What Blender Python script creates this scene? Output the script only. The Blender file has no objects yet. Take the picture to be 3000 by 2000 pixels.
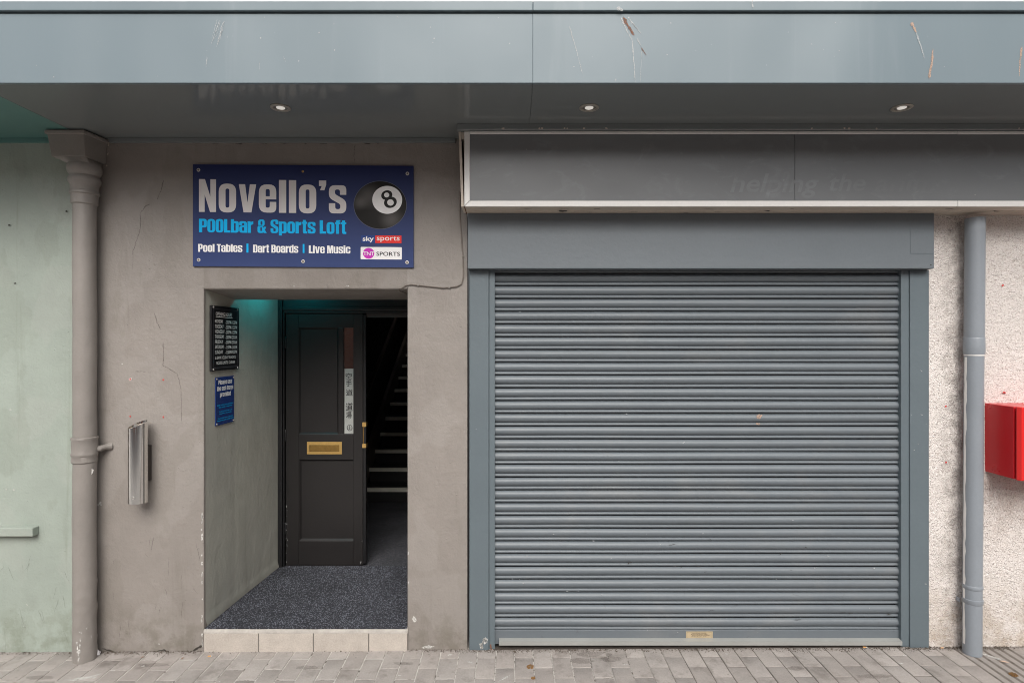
import bpy, math, random
from mathutils import Vector, noise as mnoise
from mathutils.geometry import tessellate_polygon
random.seed(7)
R = math.radians
sc = bpy.context.scene
C = sc.collection
# ------------------------------------------------------------------ camera
FPX, CAMD, CAMH = 1746.0, 3.492, 1.80          # focal length in photo pixels, distance to the wall, eye height
cam = bpy.data.objects.new('camera', bpy.data.cameras.new('camera'))
C.objects.link(cam)
cam.location = (0, -CAMD, CAMH); cam.rotation_euler = (R(90), 0, 0)
cam.data.sensor_width = 36; cam.data.lens = FPX / 3000 * 36
cam.data.clip_start = .05; cam.data.clip_end = 500
sc.camera = cam
# ------------------------------------------------------------------ light
SUN_EL, SUN_AZ = 42, -8                         # overcast: a very soft sun in front of the facade
world = bpy.data.worlds.new('World'); sc.world = world; world.use_nodes = True
wt = world.node_tree; wt.nodes.clear()
sky = wt.nodes.new('ShaderNodeTexSky'); sky.sky_type = 'NISHITA'; sky.sun_disc = False
sky.sun_elevation = R(SUN_EL); sky.sun_rotation = R(180 - SUN_AZ); sky.dust_density = 4; sky.air_density = 1.0
hs = wt.nodes.new('ShaderNodeHueSaturation'); hs.inputs['Saturation'].default_value = .28
bg = wt.nodes.new('ShaderNodeBackground'); bg.inputs['Strength'].default_value = .10
wo = wt.nodes.new('ShaderNodeOutputWorld')
wt.links.new(sky.outputs[0], hs.inputs['Color']); wt.links.new(hs.outputs[0], bg.inputs[0]); wt.links.new(bg.outputs[0], wo.inputs[0])
sun = bpy.data.objects.new('sun', bpy.data.lights.new('sun', 'SUN')); C.objects.link(sun)
sun.data.energy = 1.4; sun.data.angle = R(40); sun.data.color = (1, .96, .9)
sun.rotation_euler = (R(90 - SUN_EL), 0, R(-SUN_AZ)); sun.location = (0, -6, 12)
vs = sc.view_settings
sc.display_settings.display_device = 'sRGB'
vs.view_transform = 'Standard'; vs.look = 'None'; vs.gamma = 1; vs.exposure = .88
sc.render.engine = 'CYCLES'
sc.cycles.use_denoising = True
sc.cycles.filter_width = 1.0
sc.cycles.max_bounces = 6; sc.cycles.diffuse_bounces = 4
sc.cycles.sample_clamp_indirect = 6
# ------------------------------------------------------------------ helpers
def P(px, py, y):
    z = CAMD + y
    return Vector(((px - 1500) / FPX * z, y, CAMH + (1000 - py) / FPX * z))
ORG = {}
def tag(o, label=None, cat=None, group=None, kind=None):
    if label: o['label'] = label
    if cat: o['category'] = cat
    if group: o['group'] = group
    if kind: o['kind'] = kind
    return o
def thing(name, label, cat, loc=(0, 0, 0), group=None):
    o = bpy.data.objects.new(name, None); C.objects.link(o)
    o.location = loc; o.empty_display_size = .1
    ORG[o] = Vector(loc)
    return tag(o, label, cat, group)
def link(name, me, parent=None, loc=None):
    o = bpy.data.objects.new(name, me); C.objects.link(o)
    if parent is not None:
        o.parent = parent
        ORG[o] = ORG[parent] + (Vector(loc) if loc else Vector())
        if loc: o.location = loc
    else:
        ORG[o] = Vector(loc) if loc else Vector()
        o.location = ORG[o]
    return o
class MB:
    def __init__(s): s.v = []; s.f = []
    def add(s, vs, fs):
        n = len(s.v); s.v += [Vector(p) for p in vs]; s.f += [[i + n for i in f] for f in fs]; return s
    def hexa(s, p):   # 8 points: bottom 4 ccw, top 4
        return s.add(p, [(3, 2, 1, 0), (4, 5, 6, 7), (0, 1, 5, 4), (1, 2, 6, 5), (2, 3, 7, 6), (3, 0, 4, 7)])
    def box(s, x0, x1, y0, y1, z0, z1):
        return s.hexa([(x0, y0, z0), (x1, y0, z0), (x1, y1, z0), (x0, y1, z0), (x0, y0, z1), (x1, y0, z1), (x1, y1, z1), (x0, y1, z1)])
    def prism(s, poly, axis, a, b):
        def q(p, t):
            return {'x': (t, p[0], p[1]), 'y': (p[0], t, p[1]), 'z': (p[0], p[1], t)}[axis]
        n = len(poly)
        fs = [(i, (i + 1) % n, n + (i + 1) % n, n + i) for i in range(n)] + [list(range(n - 1, -1, -1)), list(range(n, 2 * n))]
        return s.add([q(p, a) for p in poly] + [q(p, b) for p in poly], fs)
    def lathe(s, prof, c, n=32, cap=True):   # prof: (r, z), c: (x, y)
        c = [c] * len(prof) if not isinstance(c, list) else c
        vs = [(cc[0] + r * math.cos(2 * math.pi * k / n), cc[1] + r * math.sin(2 * math.pi * k / n), z) for (r, z), cc in zip(prof, c) for k in range(n)]
        fs = [(i * n + k, i * n + (k + 1) % n, (i + 1) * n + (k + 1) % n, (i + 1) * n + k) for i in range(len(prof) - 1) for k in range(n)]
        if cap: fs += [list(range(n - 1, -1, -1)), list(range((len(prof) - 1) * n, len(prof) * n))]
        return s.add(vs, fs)
    def tube(s, pts, r, n=8):
        pts = [Vector(p) for p in pts]; vs = []
        for i, p in enumerate(pts):
            d = (pts[min(i + 1, len(pts) - 1)] - pts[max(i - 1, 0)]).normalized()
            a = d.cross(Vector((0, 1, 0.02))).normalized(); b = d.cross(a).normalized()
            rr = r[i] if isinstance(r, (list, tuple)) else r
            vs += [p + (a * math.cos(2 * math.pi * k / n) + b * math.sin(2 * math.pi * k / n)) * rr for k in range(n)]
        fs = [(i * n + k, i * n + (k + 1) % n, (i + 1) * n + (k + 1) % n, (i + 1) * n + k) for i in range(len(pts) - 1) for k in range(n)]
        fs += [list(range(n - 1, -1, -1)), list(range((len(pts) - 1) * n, len(pts) * n))]
        return s.add(vs, fs)
    def lump(s, c, amp, sc_, zlo=-9, zhi=9):
        for v in s.v:
            if zlo < v.z < zhi:
                d = Vector((v.x - c[0], v.y - c[1], 0))
                if d.length > 1e-4: v += d.normalized() * amp * mnoise.noise(v * sc_)
        return s
    def flat(s, contours, fn):
        """filled outline with holes; fn maps (u, v) to a point"""
        tris = tessellate_polygon([[Vector((p[0], p[1], 0)) for p in c] for c in contours])
        pts = [p for c in contours for p in c]
        out = []
        for t in tris:
            a, b, c = (pts[i] for i in t)
            ar = (b[0] - a[0]) * (c[1] - a[1]) - (c[0] - a[0]) * (b[1] - a[1])
            if abs(ar) > 1e-12: out.append(tuple(t) if ar > 0 else (t[0], t[2], t[1]))
        return s.add([fn(*p[:2]) for p in pts], out)
    def mesh(s, name, mat, smooth=None, origin=Vector()):
        me = bpy.data.meshes.new(name)
        me.from_pydata([v - origin for v in s.v], [], s.f)
        me.validate()
        if mat: me.materials.append(mat)
        if smooth is not None:
            me.shade_smooth(); me.set_sharp_from_angle(angle=R(smooth))
        return me
    def build(s, name, mat, parent=None, smooth=None, bevel=0, loc=None):
        org = ORG[parent] if parent is not None else (Vector(loc) if loc else Vector())
        o = link(name, s.mesh(name, mat, smooth, org), parent, None if parent is not None else loc)
        if bevel:
            m = o.modifiers.new('bevel', 'BEVEL'); m.width = bevel; m.segments = 2; m.limit_method = 'ANGLE'; m.angle_limit = R(40)
        return o
# ------------------------------------------------------------------ materials
class NT:
    def __init__(s, name):
        s.m = bpy.data.materials.new(name); s.m.use_nodes = True; s.t = s.m.node_tree; s.t.nodes.clear()
        s.out = s.n('ShaderNodeOutputMaterial'); s.b = s.n('ShaderNodeBsdfPrincipled'); s.l(s.b.outputs[0], s.out.inputs[0])
        s.pos = s.n('ShaderNodeNewGeometry').outputs['Position']
    def n(s, typ, **kw):
        nd = s.t.nodes.new(typ)
        for k, v in kw.items(): setattr(nd, k, v)
        return nd
    def l(s, a, b): s.t.links.new(a, b)
    def put(s, sock, v):
        if hasattr(v, 'is_linked') or isinstance(v, bpy.types.NodeSocket): s.l(v, sock)
        elif isinstance(v, (tuple, list)) and len(v) == 3 and sock.type == 'RGBA': sock.default_value = (*v, 1)
        else: sock.default_value = v
    def math(s, op, a, b=0., c=0., clamp=False):
        nd = s.n('ShaderNodeMath', operation=op); nd.use_clamp = clamp
        for i, x in enumerate((a, b, c)): s.put(nd.inputs[i], x)
        return nd.outputs[0]
    def noise(s, scale, detail=4, rough=.55, vec=None, dist=0):
        nd = s.n('ShaderNodeTexNoise'); nd.inputs['Scale'].default_value = scale; nd.inputs['Detail'].default_value = detail
        nd.inputs['Roughness'].default_value = rough; nd.inputs['Distortion'].default_value = dist
        s.l(vec or s.pos, nd.inputs['Vector']); return nd.outputs[0]
    def voro(s, scale, feature='F1', vec=None, out=0):
        nd = s.n('ShaderNodeTexVoronoi', feature=feature); nd.inputs['Scale'].default_value = scale
        s.l(vec or s.pos, nd.inputs['Vector']); return nd.outputs[out]
    def scaled(s, sx, sy, sz, off=(0, 0, 0)):
        nd = s.n('ShaderNodeMapping'); nd.inputs['Scale'].default_value = (sx, sy, sz); nd.inputs['Location'].default_value = off
        s.l(s.pos, nd.inputs['Vector']); return nd.outputs[0]
    def ramp(s, f, a, b, smooth=True):
        nd = s.n('ShaderNodeMapRange'); nd.interpolation_type = 'SMOOTHSTEP' if smooth else 'LINEAR'
        s.put(nd.inputs['Value'], f); nd.inputs['From Min'].default_value = a; nd.inputs['From Max'].default_value = b
        return nd.outputs[0]
    def mix(s, f, a, b, mode='MIX'):
        nd = s.n('ShaderNodeMix', data_type='RGBA', blend_type=mode)
        s.put(nd.inputs[0], f); s.put(nd.inputs[6], a); s.put(nd.inputs[7], b); return nd.outputs[2]
    def vary(s, col, f, amt):   # multiply a colour by 1 +- amt
        k = s.math('MULTIPLY_ADD', f, 2 * amt, 1 - amt)
        cb = s.n('ShaderNodeCombineColor')
        for i in range(3): s.l(k, cb.inputs[i])
        return s.mix(1., col, cb.outputs[0], 'MULTIPLY')
    def bump(s, h, dist, strength=1., prev=None):
        nd = s.n('ShaderNodeBump'); nd.inputs['Distance'].default_value = dist; nd.inputs['Strength'].default_value = strength
        s.put(nd.inputs['Height'], h)
        if prev is not None: s.l(prev, nd.inputs['Normal'])
        return nd.outputs[0]
    def sepz(s):
        nd = s.n('ShaderNodeSeparateXYZ'); s.l(s.pos, nd.inputs[0]); return nd.outputs
    def done(s, col, rough=.5, metal=0., nrm=None, ior=1.5, **kw):
        s.put(s.b.inputs['Base Color'], col); s.put(s.b.inputs['Roughness'], rough); s.put(s.b.inputs['Metallic'], metal)
        s.b.inputs['IOR'].default_value = ior
        if nrm is not None: s.l(nrm, s.b.inputs['Normal'])
        for k, v in kw.items(): s.put(s.b.inputs[k.replace('_', ' ')], v)
        return s.m
def simple(name, col, rough=.5, metal=0., var=.12, vs=4., fine=.06, fs=90., bump=.0006, bs=60., ior=1.5, objvar=0., patchy=0., **kw):
    t = NT(name)
    if patchy: kw['Alpha'] = t.math('MULTIPLY', t.ramp(t.noise(190, 5, .75), .36, .56), patchy)     # broken, mottled edges
    c = t.vary(col, t.noise(vs), var); c = t.vary(c, t.noise(fs, 3), fine)
    if objvar:
        c = t.vary(c, t.n('ShaderNodeObjectInfo').outputs['Random'], objvar)
    n = t.bump(t.noise(bs, 5), bump) if bump else None
    r = t.math('MULTIPLY_ADD', t.noise(vs * 2.3), .2, rough - .1, clamp=True) if not metal or rough > .15 else rough
    return t.done(c, r, metal, n, ior, **kw)
def painted_wall(name, col, dirtcol, drt=.5, relief=1., low=.35, streak=.38):
    """old masonry paint: trowel ripples, fine pimples, streaks and patchy grime"""
    t = NT(name)
    z = t.sepz()[2]
    big = t.noise(1.7, 5, .6); mid = t.noise(9, 4)
    c = t.vary(col, big, .2); c = t.vary(c, mid, .09)
    pt = t.ramp(t.noise(2.3, 3, .5, t.scaled(1, 1, .8, (3, 1, 7))), .515, .545)
    c = t.mix(t.math('MULTIPLY', pt, .10), c, (.42, .40, .38))
    pt = t.ramp(t.noise(3.1, 4, .55, t.scaled(1, 1, .6, (8, 2, 3))), .57, .60)
    c = t.mix(t.math('MULTIPLY', pt, .14), c, dirtcol); c = t.vary(c, t.noise(140, 2), .05)
    st = t.noise(1, 5, .65, t.scaled(9, 9, .55), 1.2)
    c = t.mix(t.math('MULTIPLY', t.ramp(st, .56, .78), streak), c, dirtcol)
    spl = t.math('MULTIPLY', t.ramp(z, low, .0), t.ramp(t.noise(7, 6, .7), .42, .62))
    c = t.mix(t.math('MULTIPLY', spl, drt), c, dirtcol)
    sp = t.ramp(t.voro(26), .075, .03); sp = t.math('MULTIPLY', sp, t.ramp(t.noise(3.1), .55, .62))
    c = t.mix(t.math('MULTIPLY', sp, .55), c, dirtcol)
    rp = t.noise(7, 5, .6, t.scaled(1.2, 1.2, .7), .5)
    n = t.bump(rp, .0075 * relief)
    n = t.bump(t.noise(42, 4, .65), .0028 * relief, 1, n)
    pim = t.ramp(t.voro(34), .16, .0)
    n = t.bump(t.math('MULTIPLY', pim, t.ramp(t.noise(4), .5, .6)), .0022 * relief, 1, n)
    return t.done(c, t.math('MULTIPLY_ADD', t.noise(6), .2, .42), 0, n)
TAUPE = (.232, .209, .190)
m_taupe = painted_wall('taupe_paint', TAUPE, (.13, .115, .09), .6)
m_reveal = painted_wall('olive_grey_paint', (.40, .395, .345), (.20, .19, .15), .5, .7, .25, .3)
m_green = painted_wall('green_paint', (.295, .335, .295), (.16, .18, .13), .55, .8, .4)
m_taupe_pipe = simple('taupe_pipe_paint', (.232, .212, .195), .42, var=.14, vs=6, bump=.0035, bs=16)
m_white = simple('white_render', (.78, .77, .75), .7, bump=.003, bs=80)
def fascia_mat(name, col, rough, wear=1., rv=.2, bow=.085):
    t = NT(name)
    c = t.vary(col, t.noise(1.3, 3), .06)
    st = t.noise(1, 5, .6, t.scaled(7, 7, .5), .8)
    c = t.mix(t.math('MULTIPLY', t.ramp(st, .55, .85), .12 * wear), c, (.40, .42, .43))
    sp = t.math('MULTIPLY', t.ramp(t.voro(22), .05, .02), t.ramp(t.noise(5), .5, .6))
    c = t.mix(t.math('MULTIPLY', sp, .5 * wear), c, (.55, .55, .54))
    n = t.bump(t.noise(1.1, 2, .4, t.scaled(1, 1, .45)), bow)
    return t.done(c, t.math('MULTIPLY_ADD', t.noise(2.2, 4), rv, rough), 0, n)
m_fascia = fascia_mat('canopy_grey_paint', (.140, .182, .205), .34)
m_soffit = fascia_mat('canopy_soffit_paint', (.178, .195, .197), .08, .25, .08, .008)
m_teal = fascia_mat('teal_soffit_paint', (.10, .215, .20), .3, .3)
def shutter_mat():
    t = NT('shutter_grey_paint')
    c = t.vary((.116, .134, .150), t.noise(2.1, 4), .09); c = t.vary(c, t.noise(70, 3), .05)
    c = t.vary(c, t.n('ShaderNodeObjectInfo').outputs['Random'], .04)
    du = t.noise(1, 5, .65, t.scaled(2, 2, 3), .4)
    c = t.mix(t.math('MULTIPLY', t.ramp(du, .5, .75), .18), c, (.24, .225, .205))
    sm = t.math('MULTIPLY', t.ramp(t.noise(1, 6, .72, t.scaled(9, 9, 14), 1.5), .60, .72), t.math('MULTIPLY_ADD', t.ramp(t.sepz()[2], 1.4, .1), .35, .12))
    c = t.mix(sm, c, (.06, .065, .07))
    sp = t.math('MULTIPLY', t.ramp(t.voro(24), .05, .02), t.ramp(t.noise(7), .52, .6))
    c = t.mix(t.math('MULTIPLY', sp, .6), c, (.5, .5, .49))
    n = t.bump(t.noise(45, 4), .0006); n = t.bump(t.noise(2.5, 2), .01, 1, n)
    return t.done(c, t.math('MULTIPLY_ADD', t.noise(5, 4), .22, .33), 0, n)
m_shutter = shutter_mat()
m_frame = simple('shutter_frame_paint', (.105, .132, .148), .45, var=.1, vs=3, bump=.0012, bs=30)
m_hood = simple('shutter_hood_paint', (.134, .155, .172), .45, var=.07, vs=3, bump=.001, bs=40)
m_angle = simple('galvanised_angle', (.34, .345, .33), .5, .3, var=.15)
def panel_mat(name='signbox_grey_panel', ghost=False):
    t = NT(name)
    c = t.vary((.158, .166, .172), t.noise(2, 4), .12)
    if ghost: c = t.mix(t.math('MULTIPLY', t.ramp(t.noise(11, 5, .65), .30, .62), t.math('MULTIPLY', t.ramp(t.sepz()[0], 2.45, 1.6), .22)), c, (.30, .315, .33))
    gh = t.ramp(t.noise(1, 5, .7, t.scaled(5, 5, 9), 1.), .52, .72)
    c = t.mix(t.math('MULTIPLY', gh, .22), c, (.27, .285, .30))
    sc_ = t.math('MULTIPLY', t.ramp(t.voro(17), .06, .02), t.ramp(t.noise(4.5), .5, .58))
    c = t.mix(t.math('MULTIPLY', sc_, .6), c, (.5, .48, .44))
    n = t.bump(t.noise(2, 2), .003)
    return t.done(c, t.math('MULTIPLY_ADD', t.noise(3, 4), .12, .16), 0, n)
m_panel = panel_mat()
m_trim = simple('white_trim', (.74, .73, .71), .4, var=.08, vs=3, bump=.0006)
m_cream = simple('aged_cream_timber', (.50, .44, .375), .6, var=.2, vs=7, fine=.15, fs=50, bump=.002, bs=50)
m_rust = simple('rusty_steel', (.16, .075, .035), .85, var=.4, vs=14, fine=.3, bump=.004, bs=70)
m_void = simple('dark_gap', (.012, .011, .010), .9, bump=0)
def rough_mat():
    t = NT('roughcast')
    o = t.sepz()
    g = t.noise(125, 3, .65); v = t.voro(95)
    c = t.vary((.69, .645, .615), t.noise(2.2, 5), .07)
    c = t.mix(t.math('MULTIPLY', t.ramp(g, .52, .34), .75), c, (.44, .375, .34))
    c = t.mix(t.math('MULTIPLY', t.ramp(t.noise(85, 3), .60, .70), .62), c, (.20, .15, .12))
    px = t.math('ABSOLUTE', t.math('SUBTRACT', o[0], 2.6))          # darker brown patches beside the rain pipe
    pipe_patch = t.math('MULTIPLY', t.ramp(px, .13, .02), t.ramp(t.noise(9, 5, .7), .40, .62))
    c = t.mix(t.math('MULTIPLY', pipe_patch, .55), c, (.17, .145, .125))
    bas = t.math('MULTIPLY', t.ramp(o[2], .55, .0), t.ramp(t.noise(6, 6, .7), .36, .62))
    c = t.mix(t.math('MULTIPLY', bas, .62), c, (.33, .25, .165))
    rx = t.math('MULTIPLY', t.ramp(o[0], 2.72, 2.85), t.math('MULTIPLY', t.ramp(o[2], .45, 1.0), t.ramp(o[2], 1.12, .98)))
    c = t.mix(t.math('MULTIPLY', t.math('MULTIPLY', rx, t.ramp(t.noise(8, 5), .3, .6)), .55), c, (.36, .27, .22))
    n = t.bump(g, .0065); n = t.bump(t.ramp(v, .5, .1), .003, 1, n)
    return t.done(c, .85, 0, n)
m_rough = rough_mat()
m_gpipe = simple('grey_pipe_paint', (.225, .248, .275), .32, var=.08, vs=6, bump=.0006)
m_red = simple('red_enamel', (.52, .010, .016), .3, var=.05, bump=.0002)
m_red2 = simple('bright_red_enamel', (.60, .018, .017), .3, var=.05, bump=.0002)
m_steel = simple('polished_steel', (.80, .79, .77), .09, 1., var=.04, fine=.02, bump=.0003, bs=5)
m_screw = simple('screw_cap', (.55, .53, .50), .45, .2, bump=0)
m_screwd = simple('screw_core', (.14, .12, .11), .5, .4, bump=0)
m_brass = simple('brass', (.70, .46, .16), .4, .75, var=.2, vs=20, fine=.15, bump=.0006)
m_brassd = simple('tarnished_brass', (.33, .20, .06), .42, .8, var=.35, vs=30, bump=.001)
m_door = simple('black_brown_door_paint', (.0165, .0148, .0148), .36, var=.12, vs=6, bump=.0008, bs=45)
m_black = simple('black_frame_paint', (.009, .009, .010), .4, var=.15, bump=.001, bs=40)
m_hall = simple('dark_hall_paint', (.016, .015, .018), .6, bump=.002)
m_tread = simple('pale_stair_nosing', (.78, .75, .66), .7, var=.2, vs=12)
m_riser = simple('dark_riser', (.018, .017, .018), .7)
m_tile = simple('beige_step_tile', (.40, .36, .32), .55, var=.2, vs=14, fine=.28, fs=150, bump=.0009, objvar=.07)
m_cement = simple('step_cement', (.36, .335, .305), .8, var=.35, vs=22, fine=.15, bump=.004, bs=60)
def carpet_mat(name, base, speck, amt):
    t = NT(name)
    w = t.n('ShaderNodeTexWhiteNoise'); w.noise_dimensions = '3D'
    sn = t.n('ShaderNodeVectorMath', operation='SNAP'); t.l(t.pos, sn.inputs[0]); sn.inputs[1].default_value = (.005, .004, .02)
    t.l(sn.outputs[0], w.inputs[0])
    c = t.mix(t.math('MULTIPLY', t.ramp(w.outputs[0], 1 - amt, 1.), 1.), base, speck)
    c = t.vary(c, t.noise(4, 5, .65), .75)
    n = t.bump(t.noise(260, 3), .003)
    return t.done(c, .95, 0, n)
m_mat = carpet_mat('entrance_mat', (.013, .014, .019), (.125, .13, .155), .42)
m_carpet = carpet_mat('hall_carpet', (.030, .031, .038), (.12, .12, .135), .5)
m_led = NT('teal_light_strip'); m_led.b.inputs['Emission Color'].default_value = (0., .62, .72, 1)
m_led.b.inputs['Emission Strength'].default_value = 32.; m_led = m_led.done((.1, .3, .32), .5)
m_lens = simple('frosted_lens', (.88, .87, .84), .3, bump=0, Emission_Color=(1., .95, .86), Emission_Strength=.2)
m_bezel = simple('worn_bezel', (.36, .33, .29), .4, .3, var=.3, vs=40, bump=.001)
m_bezelw = simple('bezel_inner_ring', (.13, .12, .105), .4, bump=0)
def paver_mat():
    t = NT('concrete_paver')
    rnd = t.n('ShaderNodeObjectInfo').outputs['Random']
    c = t.mix(rnd, (.300, .272, .252), (.328, .302, .282))
    c = t.vary(c, t.noise(6, 5, .65), .26); c = t.vary(c, t.noise(120, 3), .22)
    c = t.mix(t.math('MULTIPLY', t.ramp(t.noise(5.2, 6, .72), .50, .68), .6), c, (.15, .13, .115))
    c = t.mix(t.math('MULTIPLY', t.ramp(t.noise(2.3, 5, .7, t.scaled(1, 1, 1, (5, 3, 1))), .58, .75), .3), c, (.44, .42, .40))
    c = t.mix(t.math('MULTIPLY', t.ramp(t.voro(13), .075, .05), .45), c, (.10, .09, .08))
    n = t.bump(t.noise(220, 3), .0014); n = t.bump(t.noise(14, 3), .004, 1, n)
    return t.done(c, .78, 0, n)
m_paver = paver_mat()
def sand_mat():
    t = NT('joint_sand')
    x = t.math('ADD', t.sepz()[0], t.math('MULTIPLY', t.noise(1.3, 4), 1.6))
    c = t.mix(t.ramp(x, .9, 2.2), (.50, .475, .445), (.15, .13, .115))
    c = t.mix(t.ramp(t.noise(30, 4, .7), .52, .64), c, (.09, .075, .06))
    return t.done(t.vary(c, t.noise(150, 2), .3), .95, 0, t.bump(t.noise(180, 3), .003))
m_sand = sand_mat()
m_asphalt = simple('street_paving', (.29, .272, .255), .8, bump=.004, bs=120)
m_kerb = simple('kerb_stone', (.30, .29, .27), .8, bump=.003)
m_iron = simple('drain_concrete', (.27, .248, .23), .8, var=.3, vs=14, fine=.15, bump=.002)
# ------------------------------------------------------------------ ground
SLOPE, GZ0 = .0058, -.006
def gz(x): return GZ0 + SLOPE * x
# the pavement sheet, tilted very slightly along the street
pav = MB().add([(-60, -2.75, 0), (60, -2.75, 0), (60, .6, 0), (-60, .6, 0)], [(0, 1, 2, 3)]).build('pavement', m_sand)
pav.location = (0, 0, GZ0 + .0005); pav.rotation_euler = (0, -math.atan(SLOPE), 0); ORG[pav] = Vector()
tag(pav, 'grey block pavement laid in running bond before the facade', 'pavement', kind='structure')
PW, PL = .1067, .2067
def paver_mesh(k, w=PW, l=PL):
    rr = random.Random(k); j = .0062; e = .004; b = []
    x0, x1, y0, y1 = -w / 2 + j / 2, w / 2 - j / 2, -l / 2 + j / 2, l / 2 - j / 2
    def ring(ins, z):
        pts = []
        cr = .006
        for sx, sy, cx, cy in ((1, 0, x0, y0), (1, 0, x1, y0), (1, 0, x1, y1), (1, 0, x0, y1)):
            pts.append((cx + (ins if cx < 0 else -ins), cy + (ins if cy < 0 else -ins), z))
        return [(p[0] + rr.uniform(-.0012, .0012), p[1] + rr.uniform(-.0012, .0012), p[2]) for p in pts]
    v = ring(0, -.03) + ring(0, .002) + ring(e * .3, .0036) + ring(e * .8, .004)
    f = [(i * 4 + k2, i * 4 + (k2 + 1) % 4, i * 4 + 4 + (k2 + 1) % 4, i * 4 + 4 + k2) for i in range(3) for k2 in range(4)] + [(12, 13, 14, 15)]
    return MB().add(v, f).mesh('paver', m_paver, 35)
pmeshes = [paver_mesh(k) for k in range(6)]
CH0, CH1 = 2.577, 2.893                        # drainage channel
cnt = 0
far = MB()
half = {}
for k in range(-60, 60):
    xc = .014 + PW * (k + .5)
    if CH0 < xc < CH1: continue
    off = -.30 if k % 2 == 0 else -.198
    for r in range(-9, 3):
        yc = off + PL * (r + .5)
        if yc - PL / 2 > .05 or yc < -2.68: continue
        near = -3.35 < xc < 3.40 and yc > -.72
        dz = random.uniform(-.0009, .0009)
        if near:
            o = link('paver', random.choice(pmeshes), pav, (xc, yc, -.0005 + dz)); cnt += 1
            o.rotation_euler = (random.uniform(-.003, .003), random.uniform(-.006, .006), random.uniform(-.008, .008))
        else:
            me = pmeshes[k % 6]
            far.add([Vector(v.co) + Vector((xc, yc, -.0005 + dz)) for v in me.vertices], [tuple(p.vertices) for p in me.polygons])
tag(far.build('paver_field', m_paver, pav, 35), kind='stuff')
print('pavers', cnt)
road = MB().add([(-60, -60, 0), (60, -60, 0), (60, -2.9, 0), (-60, -2.9, 0)], [(0, 1, 2, 3)]).build('road', m_asphalt)
road.location = (0, 0, -.09); road.rotation_euler = pav.rotation_euler
tag(road, 'pale grey paved street running along the pavement', 'road', kind='structure')
kb = MB().box(-60, 60, -2.9, -2.75, -.2, .004).build('kerb', m_kerb, bevel=.015)
kb.rotation_euler = pav.rotation_euler; kb.location = (0, 0, GZ0); tag(kb, 'long concrete kerb at the pavement edge', 'kerb', kind='structure')
# drainage channel
dc = thing('drain_channel', 'ribbed concrete drainage channel running out from grey rain pipe', 'drain', (2.71, -.4, gz(2.7)))
MB().box(CH0, CH1, -2.7, .02, gz(2.7) - .05, gz(2.7) - .011).build('channel_bed', simple('channel_dirt', (.085, .07, .055), .95, var=.4, vs=20, fine=.3, bump=.004), dc)
nr = 6; pw = (CH1 - CH0) / nr
for i in range(nr):
    a = CH0 + i * pw + .007; b = CH0 + (i + 1) * pw - .007; z = gz(2.7)
    MB().prism([(a, z - .03), (b, z - .03), (b, z - .002), (b - .004, z + .002), (a + .004, z + .002), (a, z - .002)], 'y', .015, -2.7).build('rib', m_iron, dc)
# ------------------------------------------------------------------ walls
X_B = -2.462                                    # colour change behind the rain pipe
SOF, YF = 2.985, -.762                          # soffit height, fascia plane
DL, DR, DT = -1.806, -.614, 2.106               # doorway opening
FLOOR = .124
def grid_wall(x0, x1, z0f, z1, step, amp, sc_, seed, y=0.):
    """front skin with real undulation"""
    mb = MB(); nx = max(2, int((x1 - x0) / step)); nz = max(2, int((z1 - z0f(x0)) / step))
    for j in range(nz + 1):
        for i in range(nx + 1):
            x = x0 + (x1 - x0) * i / nx; z = z0f(x) + (z1 - z0f(x)) * j / nz
            mb.v.append(Vector((x, y + amp * mnoise.noise(Vector((x * sc_, seed, z * sc_ * .8))), z)))
    mb.f = [[j * (nx + 1) + i, j * (nx + 1) + i + 1, (j + 1) * (nx + 1) + i + 1, (j + 1) * (nx + 1) + i] for j in range(nz) for i in range(nx)]
    return mb
gw = thing('green_wall', 'pale green painted wall left of the brown rain pipe', 'wall', (-3.5, .2, -.03))
w = grid_wall(-6, X_B, lambda x: -.06, SOF - .001, .06, .004, 3.1, 4.)
w.box(-6, X_B, .006, .9, -.06, SOF - .001)
w.build('painted_face', m_green, gw, 40)
a, b = P(-400, 1546, -.045), P(96, 1571, -.045)
lg = MB().box(a.x, b.x, -.047, .0, b.z, a.z).build('ledge', m_green, gw, bevel=.004)
# taupe wall with the doorway
tw = thing('taupe_wall', 'grey brown painted wall around the open doorway and blue sign', 'wall', (-1.4, .2, -.02))
XR = -.262
pr = MB()
be = .010
ZL = DT + be
pr.prism([(X_B, 0), (DL - be, 0), (DL - .002, .003), (DL, be), (-1.789, .355), (-1.740, .95), (X_B, .95)][::-1], 'z', -.06, ZL)
pr.prism([(DR, be), (DR + .003, .002), (DR + be, 0), (XR, 0), (XR, .95), (-.585, .95)][::-1], 'z', -.06, ZL)
pr.prism([(X_B, 0), (DL, 0), (-1.789, .355), (-1.740, .95), (X_B, .95)][::-1], 'z', ZL, SOF - .001)
pr.prism([(DR, 0), (XR, 0), (XR, .95), (-.585, .95)][::-1], 'z', ZL, SOF - .001)
pr.build('pier_masonry', m_taupe, tw, 50)
lt = MB()
LB = 2.069
lt.prism([(0, SOF - .001), (0, DT + be), (.003, DT + .002), (be, DT - .001), (.356, LB), (.356, SOF - .001)], 'x', DL, DR)
lt.box(DL - .02, DL + .0005, .03, .356, LB + .02, 2.2)
lt.build('lintel', m_taupe, tw, 50)
rvm = MB(); ny, nz_ = 40, 60
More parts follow.
